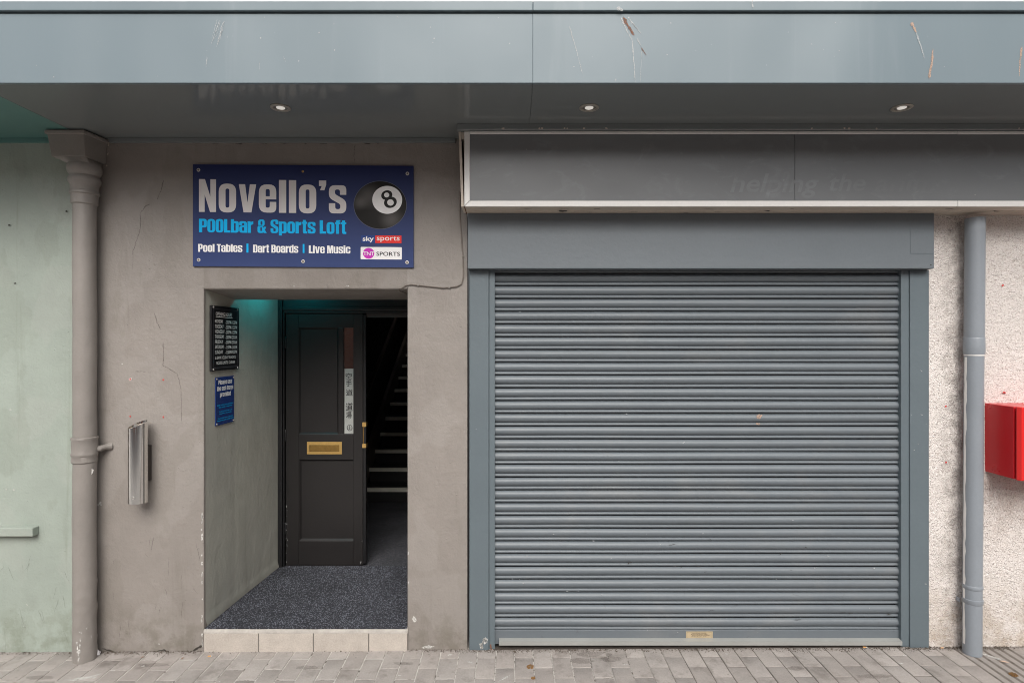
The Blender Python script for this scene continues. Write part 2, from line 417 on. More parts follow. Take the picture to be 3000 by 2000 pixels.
for j in range(nz_ + 1):
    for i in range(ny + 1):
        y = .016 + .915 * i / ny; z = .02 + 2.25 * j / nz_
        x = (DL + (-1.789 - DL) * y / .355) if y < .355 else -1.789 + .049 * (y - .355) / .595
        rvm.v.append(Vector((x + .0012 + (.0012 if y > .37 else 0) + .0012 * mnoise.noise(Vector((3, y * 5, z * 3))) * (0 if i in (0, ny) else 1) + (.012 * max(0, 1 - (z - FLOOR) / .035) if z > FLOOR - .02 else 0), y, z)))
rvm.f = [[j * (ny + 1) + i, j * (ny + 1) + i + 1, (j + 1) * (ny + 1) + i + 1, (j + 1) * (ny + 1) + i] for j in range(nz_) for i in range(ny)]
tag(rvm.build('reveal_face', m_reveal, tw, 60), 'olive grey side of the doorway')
MB().box(-1.9, -.4, .358, 1.2, 2.27, 2.6).build('porch_ceiling', m_taupe, tw)
# roughcast wall: a really lumpy face
rw = thing('roughcast_wall', 'pinkish white roughcast wall behind grey rain pipe and red box', 'wall', (3.2, .2, 0))
mb = MB(); st = .0065; x0, x1, z0, z1 = 2.34, 3.55, -.04, 2.56
nx, nz = int((x1 - x0) / st), int((z1 - z0) / st)
for j in range(nz + 1):
    for i in range(nx + 1):
        x, z = x0 + i * st, z0 + j * st
        h = mnoise.noise(Vector((x * 62, 3.3, z * 62))) * .0024 + mnoise.noise(Vector((x * 4, 9.3, z * 4))) * .004
        mb.v.append(Vector((x, -h, z)))
mb.f = [[j * (nx + 1) + i, j * (nx + 1) + i + 1, (j + 1) * (nx + 1) + i + 1, (j + 1) * (nx + 1) + i] for j in range(nz) for i in range(nx)]
mb.build('roughcast_face', m_rough, rw, 80)
MB().box(2.30, 6, .012, .6, -.06, SOF - .001).build('wall_core', m_rough, rw)
MB().box(3.55, 6, 0, .011, -.06, 2.56).build('roughcast_return', m_rough, rw)
uw = MB().box(-6, 6, .01, 1.5, 3.37, 7.5).build('upper_wall', m_white, loc=(0, .5, 3.37))
tag(uw, 'white rendered upper storey wall above the grey canopy', 'wall')
# hall behind the door
def hallpart(name, x0, x1, y0, y1, z0, z1, m=m_hall):
    o = MB().box(x0, x1, y0, y1, z0, z1).build(name, m); return tag(o, kind='structure', label='dark ' + name.replace('_', ' ') + ' behind the black door', cat='hall')
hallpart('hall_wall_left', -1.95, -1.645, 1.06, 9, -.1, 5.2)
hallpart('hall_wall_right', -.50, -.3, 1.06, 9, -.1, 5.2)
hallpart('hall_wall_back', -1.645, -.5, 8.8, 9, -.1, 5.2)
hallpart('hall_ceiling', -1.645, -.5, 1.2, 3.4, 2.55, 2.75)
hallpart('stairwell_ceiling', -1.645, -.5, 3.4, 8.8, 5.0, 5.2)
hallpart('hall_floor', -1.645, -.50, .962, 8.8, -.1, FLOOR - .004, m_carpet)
# ------------------------------------------------------------------ canopy
cp = thing('canopy', 'grey metal canopy with deep fascia and dark soffit over the shopfront', 'canopy', (0, -.4, SOF))
SEAM = .0955
FT, LT = 3.304, 3.350
for x0, x1 in ((-6, SEAM - .0004), (SEAM + .0004, 6)):
    MB().box(x0, x1, YF, YF + .02, SOF - .002, FT - .004).build('fascia_panel', m_fascia, cp, bevel=.0015)
    MB().box(x0, x1, YF - .014, .008, FT + .003, LT).build('top_lip', m_fascia, cp, bevel=.003)
MB().box(-6, 6, YF + .01, YF + .019, FT - .01, FT + .004).build('shadow_gap', m_void, cp)
MB().box(-2.478, SEAM - .0008, YF + .021, -.001, SOF, SOF + .02).build('soffit_panel', m_soffit, cp)
MB().box(SEAM + .0008, 6, YF + .021, -.001, SOF, SOF + .02).build('soffit_panel', m_soffit, cp)
MB().box(-6, -2.479, YF + .021, -.001, SOF - .0005, SOF + .02).build('soffit_panel', m_teal, cp)
tag(cp.children[-1], 'teal painted end of the soffit')
MB().box(-6, 6, YF + .02, .008, SOF + .021, SOF + .05).build('canopy_deck', m_fascia, cp)
MB().box(-2.35, -.33, -.022, -.0005, SOF - .026, SOF - .0004).build('wall_flange', m_soffit, cp, bevel=.002)
MB().box(-6, -2.61, -.022, -.0005, SOF - .026, SOF - .0009).build('wall_flange', m_teal, cp, bevel=.002)
MB().box(-.30, 6, -.245, -.18, SOF - .030, SOF - .0004).build('wall_flange', m_soffit, cp, bevel=.002)
# ---- flakes, scuffs and scratches: flat irregular marks just above the surface
m_scuff = simple('scuff_white', (.48, .49, .49), .7, bump=0, patchy=.8)
m_orange = simple('bare_primer', (.46, .31, .23), .7, var=.2, vs=30, bump=0, patchy=.95)
m_rustmark = simple('rust_mark', (.20, .085, .045), .8, var=.4, vs=60, bump=0, patchy=.95)
m_chip = simple('paint_chip_white', (.62, .61, .58), .7, bump=0, patchy=.9)
m_chipred = simple('red_wall_plug', (.55, .04, .035), .5, bump=0)
m_crack = simple('crack_dark', (.12, .10, .085), .9, bump=0, patchy=.6)
m_crackd = simple('crack_deep', (.04, .034, .028), .9, bump=0)
def blob(name, mat, parent, px, py, y, w, h, ang=0., seed=0, jag=.3, n=14, lift=.0006):
    """w, h in photo pixels"""
    rr = random.Random(seed * 31 + int(px) + int(py)); z = CAMD + y; k = z / FPX
    ca, sa = math.cos(ang), math.sin(ang); pts = []
    for i in range(n):
        t = 2 * math.pi * i / n; q = 1 + rr.uniform(-jag, jag)
        u, v = w / 2 * math.cos(t) * q, h / 2 * math.sin(t) * q
        c = P(px + u * ca - v * sa, py - (u * sa + v * ca), y)
        pts.append((c.x, c.z))
    return MB().flat([pts], lambda a, b: (a, y - lift, b)).build(name, mat, parent)
def ribbon(name, mat, parent, pts, y, w0, w1=None, jag=.35, seed=1, lift=.0006, sub=5, wob=1.):
    rr = random.Random(seed); L = []; w1 = w0 if w1 is None else w1
    for (a, b), (c, d) in zip(pts, pts[1:]):
        for i in range(sub): L.append((a + (c - a) * i / sub + rr.uniform(-wob, wob), b + (d - b) * i / sub + rr.uniform(-wob, wob)))
    L.append(pts[-1]); n = len(L); vs = []
    for i, p in enumerate(L):
        q = L[min(i + 1, n - 1)]; o_ = L[max(i - 1, 0)]; dx, dy = q[0] - o_[0], q[1] - o_[1]; m = math.hypot(dx, dy) or 1
        w = (w0 + (w1 - w0) * i / (n - 1)) * (1 + rr.uniform(-jag, jag)) / 2 * (0.25 if i in (0, n - 1) else 1)
        for s_ in (-1, 1):
            c = P(p[0] - dy / m * w * s_, p[1] + dx / m * w * s_, y); vs.append((c.x, y - lift, c.z))
    mb = MB().add(vs, [(2 * i, 2 * i + 1, 2 * i + 3, 2 * i + 2) for i in range(n - 1)])
    me_o = mb.build(name, mat, parent); return me_o
yf = YF - .001
for i in range(9):
    x = 622 + i * 3.2; rr = random.Random(i)
    t0 = rr.uniform(50, 95); ribbon('scratch', m_scuff, cp, [(x + 12, t0), (x + 2 - rr.uniform(0, 8), t0 + rr.uniform(25, 70))], yf, rr.uniform(1, 3.4), .8, seed=i)
ribbon('scratch', m_scuff, cp, [(607, 165), (604, 198)], yf, 1.6)
ribbon('rust_scar', m_rustmark, cp, [(1826, 50), (1840, 78), (1858, 104)], yf, 10, 5, .45, 3)
for i, (p, w) in enumerate([(((1818, 50), (1836, 90), (1852, 120)), 4), (((1838, 48), (1862, 80), (1878, 100)), 3.5), (((1846, 62), (1868, 88)), 3), (((1851, 118), (1856, 160), (1861, 243)), 3), (((1866, 112), (1879, 135)), 2.6), (((1880, 140), (1877, 243)), 1.4), (((1808, 22), (1824, 33)), 9), (((2203, 0), (2206, 27)), 5), (((1668, 78), (1690, 150), (1708, 220)), 2.4), (((1804, 230), (1804, 240)), 2.5), (((762, 180), (759, 208)), 1.3), (((830, 165), (838, 182)), 1.5)]):
    ribbon('scratch', m_scuff, cp, p, yf if p[0][1] > 36 else YF - .0155, w, w * .6, .5, i + 20)
ribbon('rust_scar', m_rustmark, cp, [(1879, 140), (1884, 150), (1895, 163)], yf, 4, 2, .5, 5)
ribbon('primer_scar', m_orange, cp, [(2670, 66), (2678, 82), (2684, 97)], yf, 9, 4, .3, 6)
ribbon('scratch', m_scuff, cp, [(2684, 98), (2698, 135), (2708, 172)], yf, 5, 2, .4, 7)
ribbon('primer_scar', m_orange, cp, [(2734, 143), (2729, 190), (2722, 231)], yf, 5, 7, .3, 8)
ribbon('primer_scar', m_orange, cp, [(2994, 138), (2988, 180), (2986, 225)], yf, 6, 2, .3, 9)
for i in range(26):
    rr = random.Random(i + 400); blob('paint_fleck', m_scuff, cp, rr.uniform(30, 2970), rr.uniform(50, 232), yf, rr.uniform(2, 4.5), rr.uniform(2, 5), 0, i, .4, 7)
yflg = -.2455
for i, x in enumerate((1474, 1580, 1588, 1654, 1662, 1711, 1776, 2378, 2474, 2488, 2568, 2985)):
    blob('paint_chip', m_cream, cp, x, 376.5, yflg, random.uniform(5, 9), random.uniform(4, 6), 0, i, .35, 8)
# downlights
def downlight(px, label, tilt=0.):
    p = P(px, 316, -.472); zz = SOF
    d = thing('downlight', label, 'downlight', (p.x, p.y, zz), 'recessed canopy downlights')
    c = (p.x, p.y)
    MB().lathe([(.049, zz - .0003), (.050, zz - .004), (.046, zz - .007), (.036, zz - .006), (.034, zz - .0005)], c, 40, False).build('bezel', m_bezel, d, 60)
    MB().lathe([(.034, zz - .0008), (.0338, zz - .0025), (.022, zz - .0012), (.0215, zz - .0002)], c, 40, False).build('inner_ring', m_bezelw, d, 60)
    MB().lathe([(.0215, zz - .0012), (.021, zz - .0045), (.012, zz - .0065), (.0005, zz - .007)], c, 32, False).build('lens', m_lens, d, 60)
    return d
downlight(822, 'round downlight in the soffit above the blue sign')
downlight(1726, 'round downlight in the middle of the soffit, above the sign box')
downlight(2642, 'round downlight with peeling rim at the right end of the soffit')
# ------------------------------------------------------------------ brown rain pipe with hopper
bp = thing('rain_pipe', 'taupe painted rain pipe with square hopper head under the canopy', 'rain pipe', (-2.445, -.08, gz(-2.4)))
hy = -.166
h = MB()
x0, x1, zt, zb = -2.600, -2.391, SOF - .006, 2.834
h.hexa([(x0 + .022, hy + .01, zb), (x1 + .002, hy + .01, zb), (x1 + .012, -.001, zb), (x0 + .022, -.001, zb), (x0, hy, zt), (x1, hy, zt), (x1 + .022, -.001, zt), (x0, -.001, zt)])
h.build('hopper', m_taupe_pipe, bp, bevel=.004)
MB().hexa([(x0 - .006, hy - .007, zt - .022), (x1 + .006, hy - .007, zt - .022), (x1 + .028, -.001, zt - .022), (x0 - .006, -.001, zt - .022), (x0 - .006, hy - .007, zt), (x1 + .006, hy - .007, zt), (x1 + .028, -.001, zt), (x0 - .006, -.001, zt)]).build('hopper_rim', m_taupe_pipe, bp, bevel=.004)
pc = (-2.447, -.079)
h = MB()
def sq(zv, x0_, x1_, y0_, y1_, n=32):
    out = []
    for k in range(n):
        t = 2 * math.pi * k / n + math.pi / n; c, s_ = math.cos(t), math.sin(t); m = max(abs(c), abs(s_))
        out.append(((x0_ + x1_) / 2 + c / m * (x1_ - x0_) / 2, (y0_ + y1_) / 2 + s_ / m * (y1_ - y0_) / 2, zv))
    return out
cr = [(pc[0] + .080 * math.cos(2 * math.pi * k / 32 + math.pi / 32), pc[1] + .080 * math.sin(2 * math.pi * k / 32 + math.pi / 32), 2.806) for k in range(32)]
h.add(sq(zb + .001, x0 + .026, x1 - .001, hy + .012, -.004) + cr, [(k, 32 + k, 32 + (k + 1) % 32, (k + 1) % 32) for k in range(32)])
h.build('hopper_taper', m_taupe_pipe, bp, 40)
MB().lathe([(.078, 2.810), (.084, 2.800), (.087, 2.782), (.082, 2.760), (.074, 2.750), (.072, 2.744), (.076, 2.735), (.081, 2.722), (.079, 2.705), (.070, 2.692), (.069, 2.660), (.073, 2.655), (.074, 2.640), (.067, 2.634), (.066, 2.585), (.060, 2.578)], pc, 48).build('collar', m_taupe_pipe, bp, 35)
zz = [2.60]
while zz[-1] > gz(-2.4) - .02: zz.append(zz[-1] - .02)
prof, cs = [], []
for z in zz:
    k = 1 + .012 * mnoise.noise(Vector((0, 1.3, z * 5))) + (.05 * max(0, mnoise.noise(Vector((4, 1.3, z * 13)))) if z < .45 else 0) + (.03 * max(0, 1 - abs(z - .27) / .02))
    prof.append((.0585 * k, z)); cs.append((pc[0] + .004 * mnoise.noise(Vector((2, 7, z * 2))), pc[1] + .002 * mnoise.noise(Vector((9, 7, z * 2)))))
MB().lathe(prof, cs, 48).lump(pc, .0012, 14).lump(pc, .0045, 26, -1, .42).build('pipe', m_taupe_pipe, bp, 60)
jz0, jz1 = P(0, 1285, -.13).z, P(0, 1340, -.13).z
MB().lathe([(.060, jz0 + .004), (.066, jz0 + .002), (.067, jz0 - .006), (.064, jz0 - .012), (.0655, jz0 - .05), (.0645, jz1 + .025), (.067, jz1 + .018), (.067, jz1 + .008), (.0635, jz1 + .002), (.0645, jz1 - .03), (.060, jz1 - .036)], pc, 48).lump(pc, .0022, 45).build('socket', m_taupe_pipe, bp, 35)
zt_ = gz(-2.4)
pass
p0 = P(276, 1316, -.06); p1 = P(322, 1307, -.004)
MB().tube([(p0.x - .02, -.07, p0.z), (p0.x + .03, -.05, p0.z + .004), (p1.x - .02, -.022, p1.z - .002), (p1.x + .002, .004, p1.z)], [.017, .018, .016, .024], 10).build('bracket_arm', m_taupe_pipe, bp, 50)
def pipe_mark(px0, py0, w, hgt, mat, seed):
    """flake hugging the pipe"""
    rr = random.Random(seed); pts = []
    for i in range(10):
        t = 2 * math.pi * i / 10; q = 1 + rr.uniform(-.3, .3)
        u, v = px0 + w / 2 * math.cos(t) * q, py0 - hgt / 2 * math.sin(t) * q
        y = -.1
        for _ in range(6):
            c = P(u, v, y); dx = max(-.057, min(.057, c.x - pc[0])); y = pc[1] - math.sqrt(.0612 ** 2 - dx * dx)
        pts.append(P(u, v, y))
    MB().add(pts, [list(range(10))[::-1]]).build('paint_chip', mat, bp)
for i, (x, y, w_, h_) in enumerate([(316, 414, 7, 6), (318, 425, 5, 12), (316, 452, 4, 10), (313, 486, 5, 5), (322, 412, 5, 3)]):
    blob('paint_chip', m_cream, tw, x, y, 0, w_, h_, 0, i + 40, .45, 8)
pipe_mark(267, 1382, 15, 19, m_chip, 1)
for i in range(13): pipe_mark(random.uniform(224, 236), random.uniform(1862, 1932), random.uniform(3, 6), random.uniform(4, 13), m_chip, i + 5)
for i in range(10): pipe_mark(random.uniform(232, 268), random.uniform(1815, 1925), random.uniform(3, 5), random.uniform(4, 8), m_chip, i + 25)
# ------------------------------------------------------------------ wall wear on the taupe wall
for i, p in enumerate([[(479, 528), (474, 552), (460, 586)], [(440, 598), (427, 603), (412, 624), (412, 665), (402, 700), (390, 735), (388, 789)], [(452, 918), (460, 945), (473, 968)], [(478, 1000), (478, 1070), (520, 1095), (530, 1140), (532, 1178), (533, 1240)], [(1040, 425), (1037, 450), (1040, 482)], [(395, 1087), (430, 1088)]]):
    ribbon('crack', m_crack, tw, p, 0, 2.2, 1.2, .5, 50 + i)
ribbon('crack', m_crackd, tw, [(300, 1898), (340, 1909), (390, 1913), (440, 1911), (480, 1903), (500, 1910), (545, 1912)], 0, 4, 3, .6, 61, .002, 6, 2)
ribbon('crack', m_crackd, tw, [(565, 1905), (580, 1896), (593, 1890)], 0, 4, 7, .5, 62, .002)
for x, y, c in [(382, 1110, m_chip), (382, 1110.5, m_chipred), (479, 1112, m_chipred), (382, 1219, m_chipred), (479, 1221, m_chipred)]:
    blob('plug_hole', c, tw, x, y, 0, 9 if c is m_chip else 5, 9 if c is m_chip else 5, 0, 3, .25, 9, .001 if c is m_chip else .0018)
for i, (x, y, w_, h_) in enumerate([(294, 1475, 9, 11), (288, 1478, 5, 8), (276, 1650, 5, 60), (277, 1710, 4, 40), (1213, 1812, 15, 15), (1258, 1893, 30, 8), (1240, 1895, 12, 6), (1196, 1620, 4, 9), (1197, 1706, 4, 7), (358, 1066, 4, 4), (466, 1885, 5, 4), (440, 1398, 3, 4), (1020, 838, 8, 3), (862, 838, 5, 3)]):
    blob('paint_chip', m_chip, tw, x, y, 0, w_, h_, 0, i, .4, 11)
rr = random.Random(11)
for i in range(26):        # chipped arris of the doorway
    py = 1450 + 440 * rr.random() ** .8
    blob('paint_chip', m_chip, tw, 592.5 + rr.uniform(-2, 1), py, 0, rr.uniform(3, 5.5), rr.uniform(5, 16), 0, i + 70, .35, 8)
for i in range(22):
    blob('paint_blister', m_taupe_pipe, tw, rr.choice([rr.uniform(300, 580), rr.uniform(1210, 1360)]), rr.uniform(900, 1860), 0, rr.uniform(4, 10), rr.uniform(4, 10), 0, i + 120, .3, 9)
for i, (x, y) in enumerate([(28, 660), (45, 830), (196, 620), (20, 1433), (42, 1434), (80, 1770), (32, 1200)]):
    blob('paint_chip', m_crackd if i < 3 else m_chip, gw, x, y, -.002, 6, 5, 0, i, .5, 8, .003)
m_run = simple('dirt_run', (.14, .125, .11), .8, var=.3, vs=30, bump=0, patchy=.5)
m_rung = simple('green_dirt_run', (.19, .205, .175), .8, var=.3, vs=30, bump=0, patchy=.4)
for i in range(16):
    x = rr.uniform(300, 580); y = rr.uniform(1560, 1880); ribbon('dirt_run', m_run, tw, [(x, y), (x + rr.uniform(-14, 14), y + rr.uniform(10, 60))], 0, rr.uniform(1, 2.6), .6, .6, 300 + i)
for i in range(14):
    x = rr.uniform(5, 205); y = rr.uniform(1620, 1860); ribbon('dirt_run', m_rung, gw, [(x, y), (x + rr.uniform(-20, 20), y + rr.uniform(10, 70))], -.004, rr.uniform(1, 3), .6, .6, 340 + i)
for i in range(9):
    x = 560 + i * 70
    blob('paint_chip', m_crackd if i % 3 == 1 else m_crack, tw, 640 + i * 60 + rr.uniform(-20, 20), 420.5, 0, rr.uniform(8, 36), 3, 0, i + 200, .5, 10)
# ------------------------------------------------------------------ lettering
def rp(pts, seg=5):
    """polygon with optional corner radii"""
    out = []; n = len(pts)
    for i, p in enumerate(pts):
        r = p[2] if len(p) > 2 else 0
        if not r: out.append((p[0], p[1])); continue
        a = Vector(pts[i - 1][:2]); b = Vector(p[:2]); c = Vector(pts[(i + 1) % n][:2])
        d1, d2 = (a - b), (c - b)
        t = min(r, d1.length * .499, d2.length * .499); d1.normalize(); d2.normalize()
        A, B = b + d1 * t, b + d2 * t
        for k in range(seg + 1):
            s_ = k / seg; q = A * (1 - s_) ** 2 + b * 2 * s_ * (1 - s_) + B * s_ ** 2
            q = q * .72 + ((A * (1 - s_) + B * s_) * .0 + q) * .28
            out.append((q.x, q.y))
    return out
def rr_(x0, y0, x1, y1, r): return rp([(x0, y0, r), (x1, y0, r), (x1, y1, r), (x0, y1, r)])
X = .86; W = .55
def SS(H):
    k = H / .86
    return [rp([(W, .57 * k), (W, H, .24), (0, H, .24), (0, .47 * k, .13), (.36, .28 * k, .06), (.36, .13, .07), (.2, .13, .07), (.2, .31 * k), (0, .31 * k), (0, 0, .24), (W, 0, .24), (W, .39 * k, .13), (.19, .59 * k, .06), (.19, H - .13, .07), (.35, H - .13, .07), (.35, .57 * k)])]
G = {   # heavy condensed grotesque: advance, list of [outer, holes...]
    'N': (.54, [[[(0, 0), (0, 1), (.19, 1), (.36, .47), (.36, 1), (.54, 1), (.54, 0), (.35, 0), (.18, .53), (.18, 0)]]]),
    'o': (W, [[rr_(0, -.01, W, X + .01, .25), rr_(.215, .14, .335, .72, .06)]]),
    'v': (.55, [[[(0, X), (.2, X), (.275, .3), (.35, X), (.55, X), (.40, 0), (.15, 0)]]]),
    'e': (W, [[rp([(W, X, .25), (0, X, .25), (0, 0, .25), (W, 0, .25), (W, .33), (.345, .33), (.345, .15, .06), (.215, .15, .06), (.215, .405), (W, .405)]), rp([(.215, .5), (.345, .5), (.345, .72, .06), (.215, .72, .06)])]]),
    'l': (.23, [[[(0, 0), (0, 1), (.23, 1), (.23, 0)]]]),
    "'": (.23, [[[(0, 1), (.23, 1), (.23, .87), (.17, .7), (.03, .7), (.09, .83), (0, .83)]]]),
    's': (W, [SS(.86)]), 'S': (W, [SS(1.)]),
    'P': (.55, [[rp([(0, 0), (0, 1), (.55, 1, .2), (.55, .36, .2), (.23, .36), (.23, 0)]), rp([(.23, .51), (.34, .51, .05), (.34, .85, .05), (.23, .85)])]]),
    'O': (W, [[rr_(0, 0, W, 1, .25), rr_(.215, .14, .335, .86, .06)]]),
    'L': (.45, [[[(0, 0), (0, 1), (.23, 1), (.23, .17), (.45, .17), (.45, 0)]]]),
    'b': (W, [[rp([(0, 0), (0, 1), (.215, 1), (.215, X), (W, X, .2), (W, 0, .2)]), rr_(.215, .14, .335, .72, .06)]]),
    'd': (W, [[rp([(W, 0), (W, 1), (.335, 1), (.335, X), (0, X, .2), (0, 0, .2)]), rr_(.215, .14, .335, .72, .06)]]),
    'p': (W, [[rp([(0, -.17), (0, X), (W, X, .2), (W, 0, .2), (.215, 0), (.215, -.17)]), rr_(.215, .14, .335, .72, .06)]]),
    'a': (W, [[rp([(0, .56), (0, X, .24), (W, X, .24), (W, 0), (0, 0, .2), (0, .5, .16), (.345, .55), (.345, .72, .06), (.205, .72, .06), (.205, .56)]), rr_(.205, .14, .345, .42, .05)]]),
    'r': (.40, [[[(0, 0), (0, X), (.21, X), (.21, .8), (.40, .87), (.40, .64), (.23, .58), (.23, 0)]]]),
    't': (.38, [[rp([(.08, 1.), (.29, 1.), (.29, X), (.38, X), (.38, .72), (.29, .72), (.29, .15), (.38, .15), (.38, 0), (.08, 0, .12), (.08, .72), (0, .72), (0, X), (.08, X)])]]),
    'f': (.38, [[rp([(.07, 0), (.07, .72), (0, .72), (0, X), (.07, X), (.07, 1.02, .13), (.38, 1.02), (.38, .89), (.28, .89), (.28, X), (.38, X), (.38, .72), (.28, .72), (.28, 0)])]]),
    '&': (.62, [[rr_(.05, .5, .5, 1, .18), rr_(.22, .60, .34, .87, .06)], [rp([(0, 0, .2), (.36, 0, .1), (.40, .06), (.44, 0), (.65, 0), (.52, .22), (.62, .46), (.45, .46), (.42, .38), (.34, .52), (.1, .57, .1), (0, .45, .1)]), rr_(.2, .14, .31, .42, .05)]]),
    'i': (.22, [[[(0, 0), (0, X), (.22, X), (.22, 0)]], [[(0, .9), (0, 1.02), (.22, 1.02), (.22, .9)]]]),
    'u': (W, [[rp([(0, X), (.205, X), (.205, .14, .06), (.345, .14, .06), (.345, X), (W, X), (W, 0), (0, 0, .2)])]]),
    'c': (W, [[rp([(W, .52), (W, X, .25), (0, X, .25), (0, 0, .25), (W, 0, .25), (W, .35), (.345, .35), (.345, .15, .06), (.205, .15, .06), (.205, .71, .06), (.345, .71, .06), (.345, .52)])]]),
    'T': (.5, [[[(0, 1), (.5, 1), (.5, .84), (.365, .84), (.365, 0), (.135, 0), (.135, .84), (0, .84)]]]),
    'D': (.55, [[rp([(0, 0), (0, 1), (.55, 1, .22), (.55, 0, .22)]), rp([(.22, .14), (.34, .14, .05), (.34, .86, .05), (.22, .86)])]]),
    'B': (.55, [[rp([(0, 0), (0, 1), (.54, 1, .2), (.54, .56, .12), (.50, .51), (.56, .46, .12), (.56, 0, .2)]), rp([(.22, .14), (.34, .14, .04), (.34, .44, .04), (.22, .44)]), rp([(.22, .58), (.33, .58, .04), (.33, .86, .04), (.22, .86)])]]),
    'M': (.72, [[[(0, 0), (0, 1), (.27, 1), (.36, .5), (.45, 1), (.72, 1), (.72, 0), (.54, 0), (.54, .6), (.43, 0), (.29, 0), (.18, .6), (.18, 0)]]]),
    'h': (W, [[rp([(0, 0), (0, 1), (.21, 1), (.21, X), (W, X, .2), (W, 0), (.345, 0), (.345, .72, .06), (.21, .72), (.21, 0)])]]),
    'y': (.55, [[[(0, X), (.2, X), (.275, .3), (.35, X), (.55, X), (.36, -.16), (.06, -.16), (.06, -.03), (.16, -.02), (.18, .06)]]]),
}
def heavy(text, gap=.07, space=.24):
    out = []; x = 0
    for ch in text:
        if ch == ' ': x += space; continue
        adv, shapes = G[ch]
        for s_ in shapes: out.append([[(p[0] + x, p[1]) for p in c] for c in s_])
        x += adv + gap
    return out, x - gap
def heavy_print(name, text, mat, parent, fn, x0, x1, base, cap, gap=.07, space=.24, slope=0.):
    """fn: (sheet x, sheet y) -> point; x0..x1 width, base line and cap height in sheet units (y grows upward)"""
    shapes, w_ = heavy(text, gap, space); mb = MB(); k = (x1 - x0) / w_
    for s_ in shapes: mb.flat(s_, lambda u, v: fn(x0 + u * k, base + v * cap + slope * u * k))
    return mb.build(name, mat, parent)
def font_mesh(text, offset=0., shear=0., spacing=1.):
    cu = bpy.data.curves.new('print', 'FONT'); cu.body = text; cu.offset = offset; cu.shear = shear; cu.space_character = spacing
    cu.resolution_u = 3; cu.fill_mode = 'FRONT'
    ob = bpy.data.objects.new('print', cu); C.objects.link(ob)
    dg = bpy.context.evaluated_depsgraph_get(); me = bpy.data.meshes.new_from_object(ob.evaluated_get(dg))
    vs = [tuple(v.co) for v in me.vertices]; fs = [tuple(p.vertices) for p in me.polygons]
    bpy.data.objects.remove(ob); bpy.data.curves.remove(cu); bpy.data.meshes.remove(me)
    return vs, fs
def font_print(name, text, mat, parent, fn, x0, x1, y0, y1, offset=0., shear=0., spacing=1., keep=False):
    """fit a line of print into the sheet rectangle x0..x1, y0..y1"""
    vs, fs = font_mesh(text, offset, shear, spacing)
    if not vs: return None
    ax, bx = min(v[0] for v in vs), max(v[0] for v in vs); ay, by = min(v[1] for v in vs), max(v[1] for v in vs)
    return MB().add([fn(x0 + (v[0] - ax) / (bx - ax) * (x1 - x0), y0 + (v[1] - ay) / (by - ay) * (y1 - y0)) for v in vs], fs).build(name, mat, parent)
def disc(cx, cy, rx, ry, n=48): return [(cx + rx * math.cos(2 * math.pi * k / n), cy + ry * math.sin(2 * math.pi * k / n)) for k in range(n)]
# ------------------------------------------------------------------ blue sign
def ink(name, col, rough=.5): return simple(name, col, rough, var=.04, fine=.03, bump=0, Specular_IOR_Level=.2)
def sign_mat():
    t = NT('navy_sign_print')
    z = t.sepz()[2]
    c = t.mix(t.ramp(z, 2.85, 2.22, False), (.016, .023, .085), (.034, .054, .155))      # colour runs from darker at the top to paler below
    return t.done(t.vary(c, t.noise(5), .06), .5, 0, t.bump(t.noise(3, 2), .004), Specular_IOR_Level=.2)
m_navy = sign_mat()
k_silver = ink('ink_silver', (.64, .61, .60)); k_cyan = ink('ink_cyan', (.0, .42, .82)); k_white = ink('ink_white', (.80, .79, .79))
k_black = ink('ink_black', (.018, .017, .017)); k_rim = ink('ink_rim', (.10, .11, .15)); k_red = ink('ink_red', (.70, .035, .03)); k_pink = ink('ink_pink', (.52, .035, .42))
k_blue = ink('ink_blue', (.02, .05, .20)); k_dark = ink('ink_dark', (.015, .014, .018))
sg = thing('pub_sign', 'navy blue screwed wall sign with large silver name and eight ball', 'sign', (-1.22, -.006, 2.23))
sl = -.0035                                     # hung very slightly out of level
def sgn(cx, cy, lift=0.):
    """sheet coordinates: pixels of the enlarged sign, y upward"""
    u = (cx - 88) / 2170; v = (1085 + cy) / 1013
    x = -1.863 + u * 1.288; z = 2.2345 + v * .594 + sl * (u - .5) * 2 * 1.2
    return (x, -.0125 - lift, z)
def lay(k): return lambda a, b: sgn(a, b, .0006 * k)
q = [sgn(88, -1085), sgn(2258, -1085), sgn(2258, -72), sgn(88, -72)]
MB().hexa([(*p[:1], -.0125, p[2]) for p in q[:2]] + [(p[0], -.004, p[2]) for p in (q[1], q[0])] + [(q[3][0], -.0125, q[3][2]), (q[2][0], -.0125, q[2][2]), (q[2][0], -.004, q[2][2]), (q[3][0], -.004, q[3][2])]).build('board', m_navy, sg)
heavy_print('name_lettering', "Novello's", k_silver, sg, lay(1), 148, 1597, -544, 326, .085, slope=-.005)
heavy_print('subtitle_lettering', 'POOLbar & Sports Loft', k_cyan, sg, lay(1), 148, 1597, -747, 134, .035, .26, slope=-.005)
heavy_print('line_lettering', 'Pool Tables', k_white, sg, lay(1), 140, 575, -941, 78, .04)
heavy_print('line_lettering', 'Dart Boards', k_white, sg, lay(1), 680, 1125, -945, 78, .04)
heavy_print('line_lettering', 'Live Music', k_white, sg, lay(1), 1228, 1637, -948, 78, .04)
for a, b in ((615, 635), (1168, 1186)): MB().flat([[(a, -946), (b, -946), (b, -857), (a, -857)]], lay(1)).build('divider_bar', k_cyan, sg)
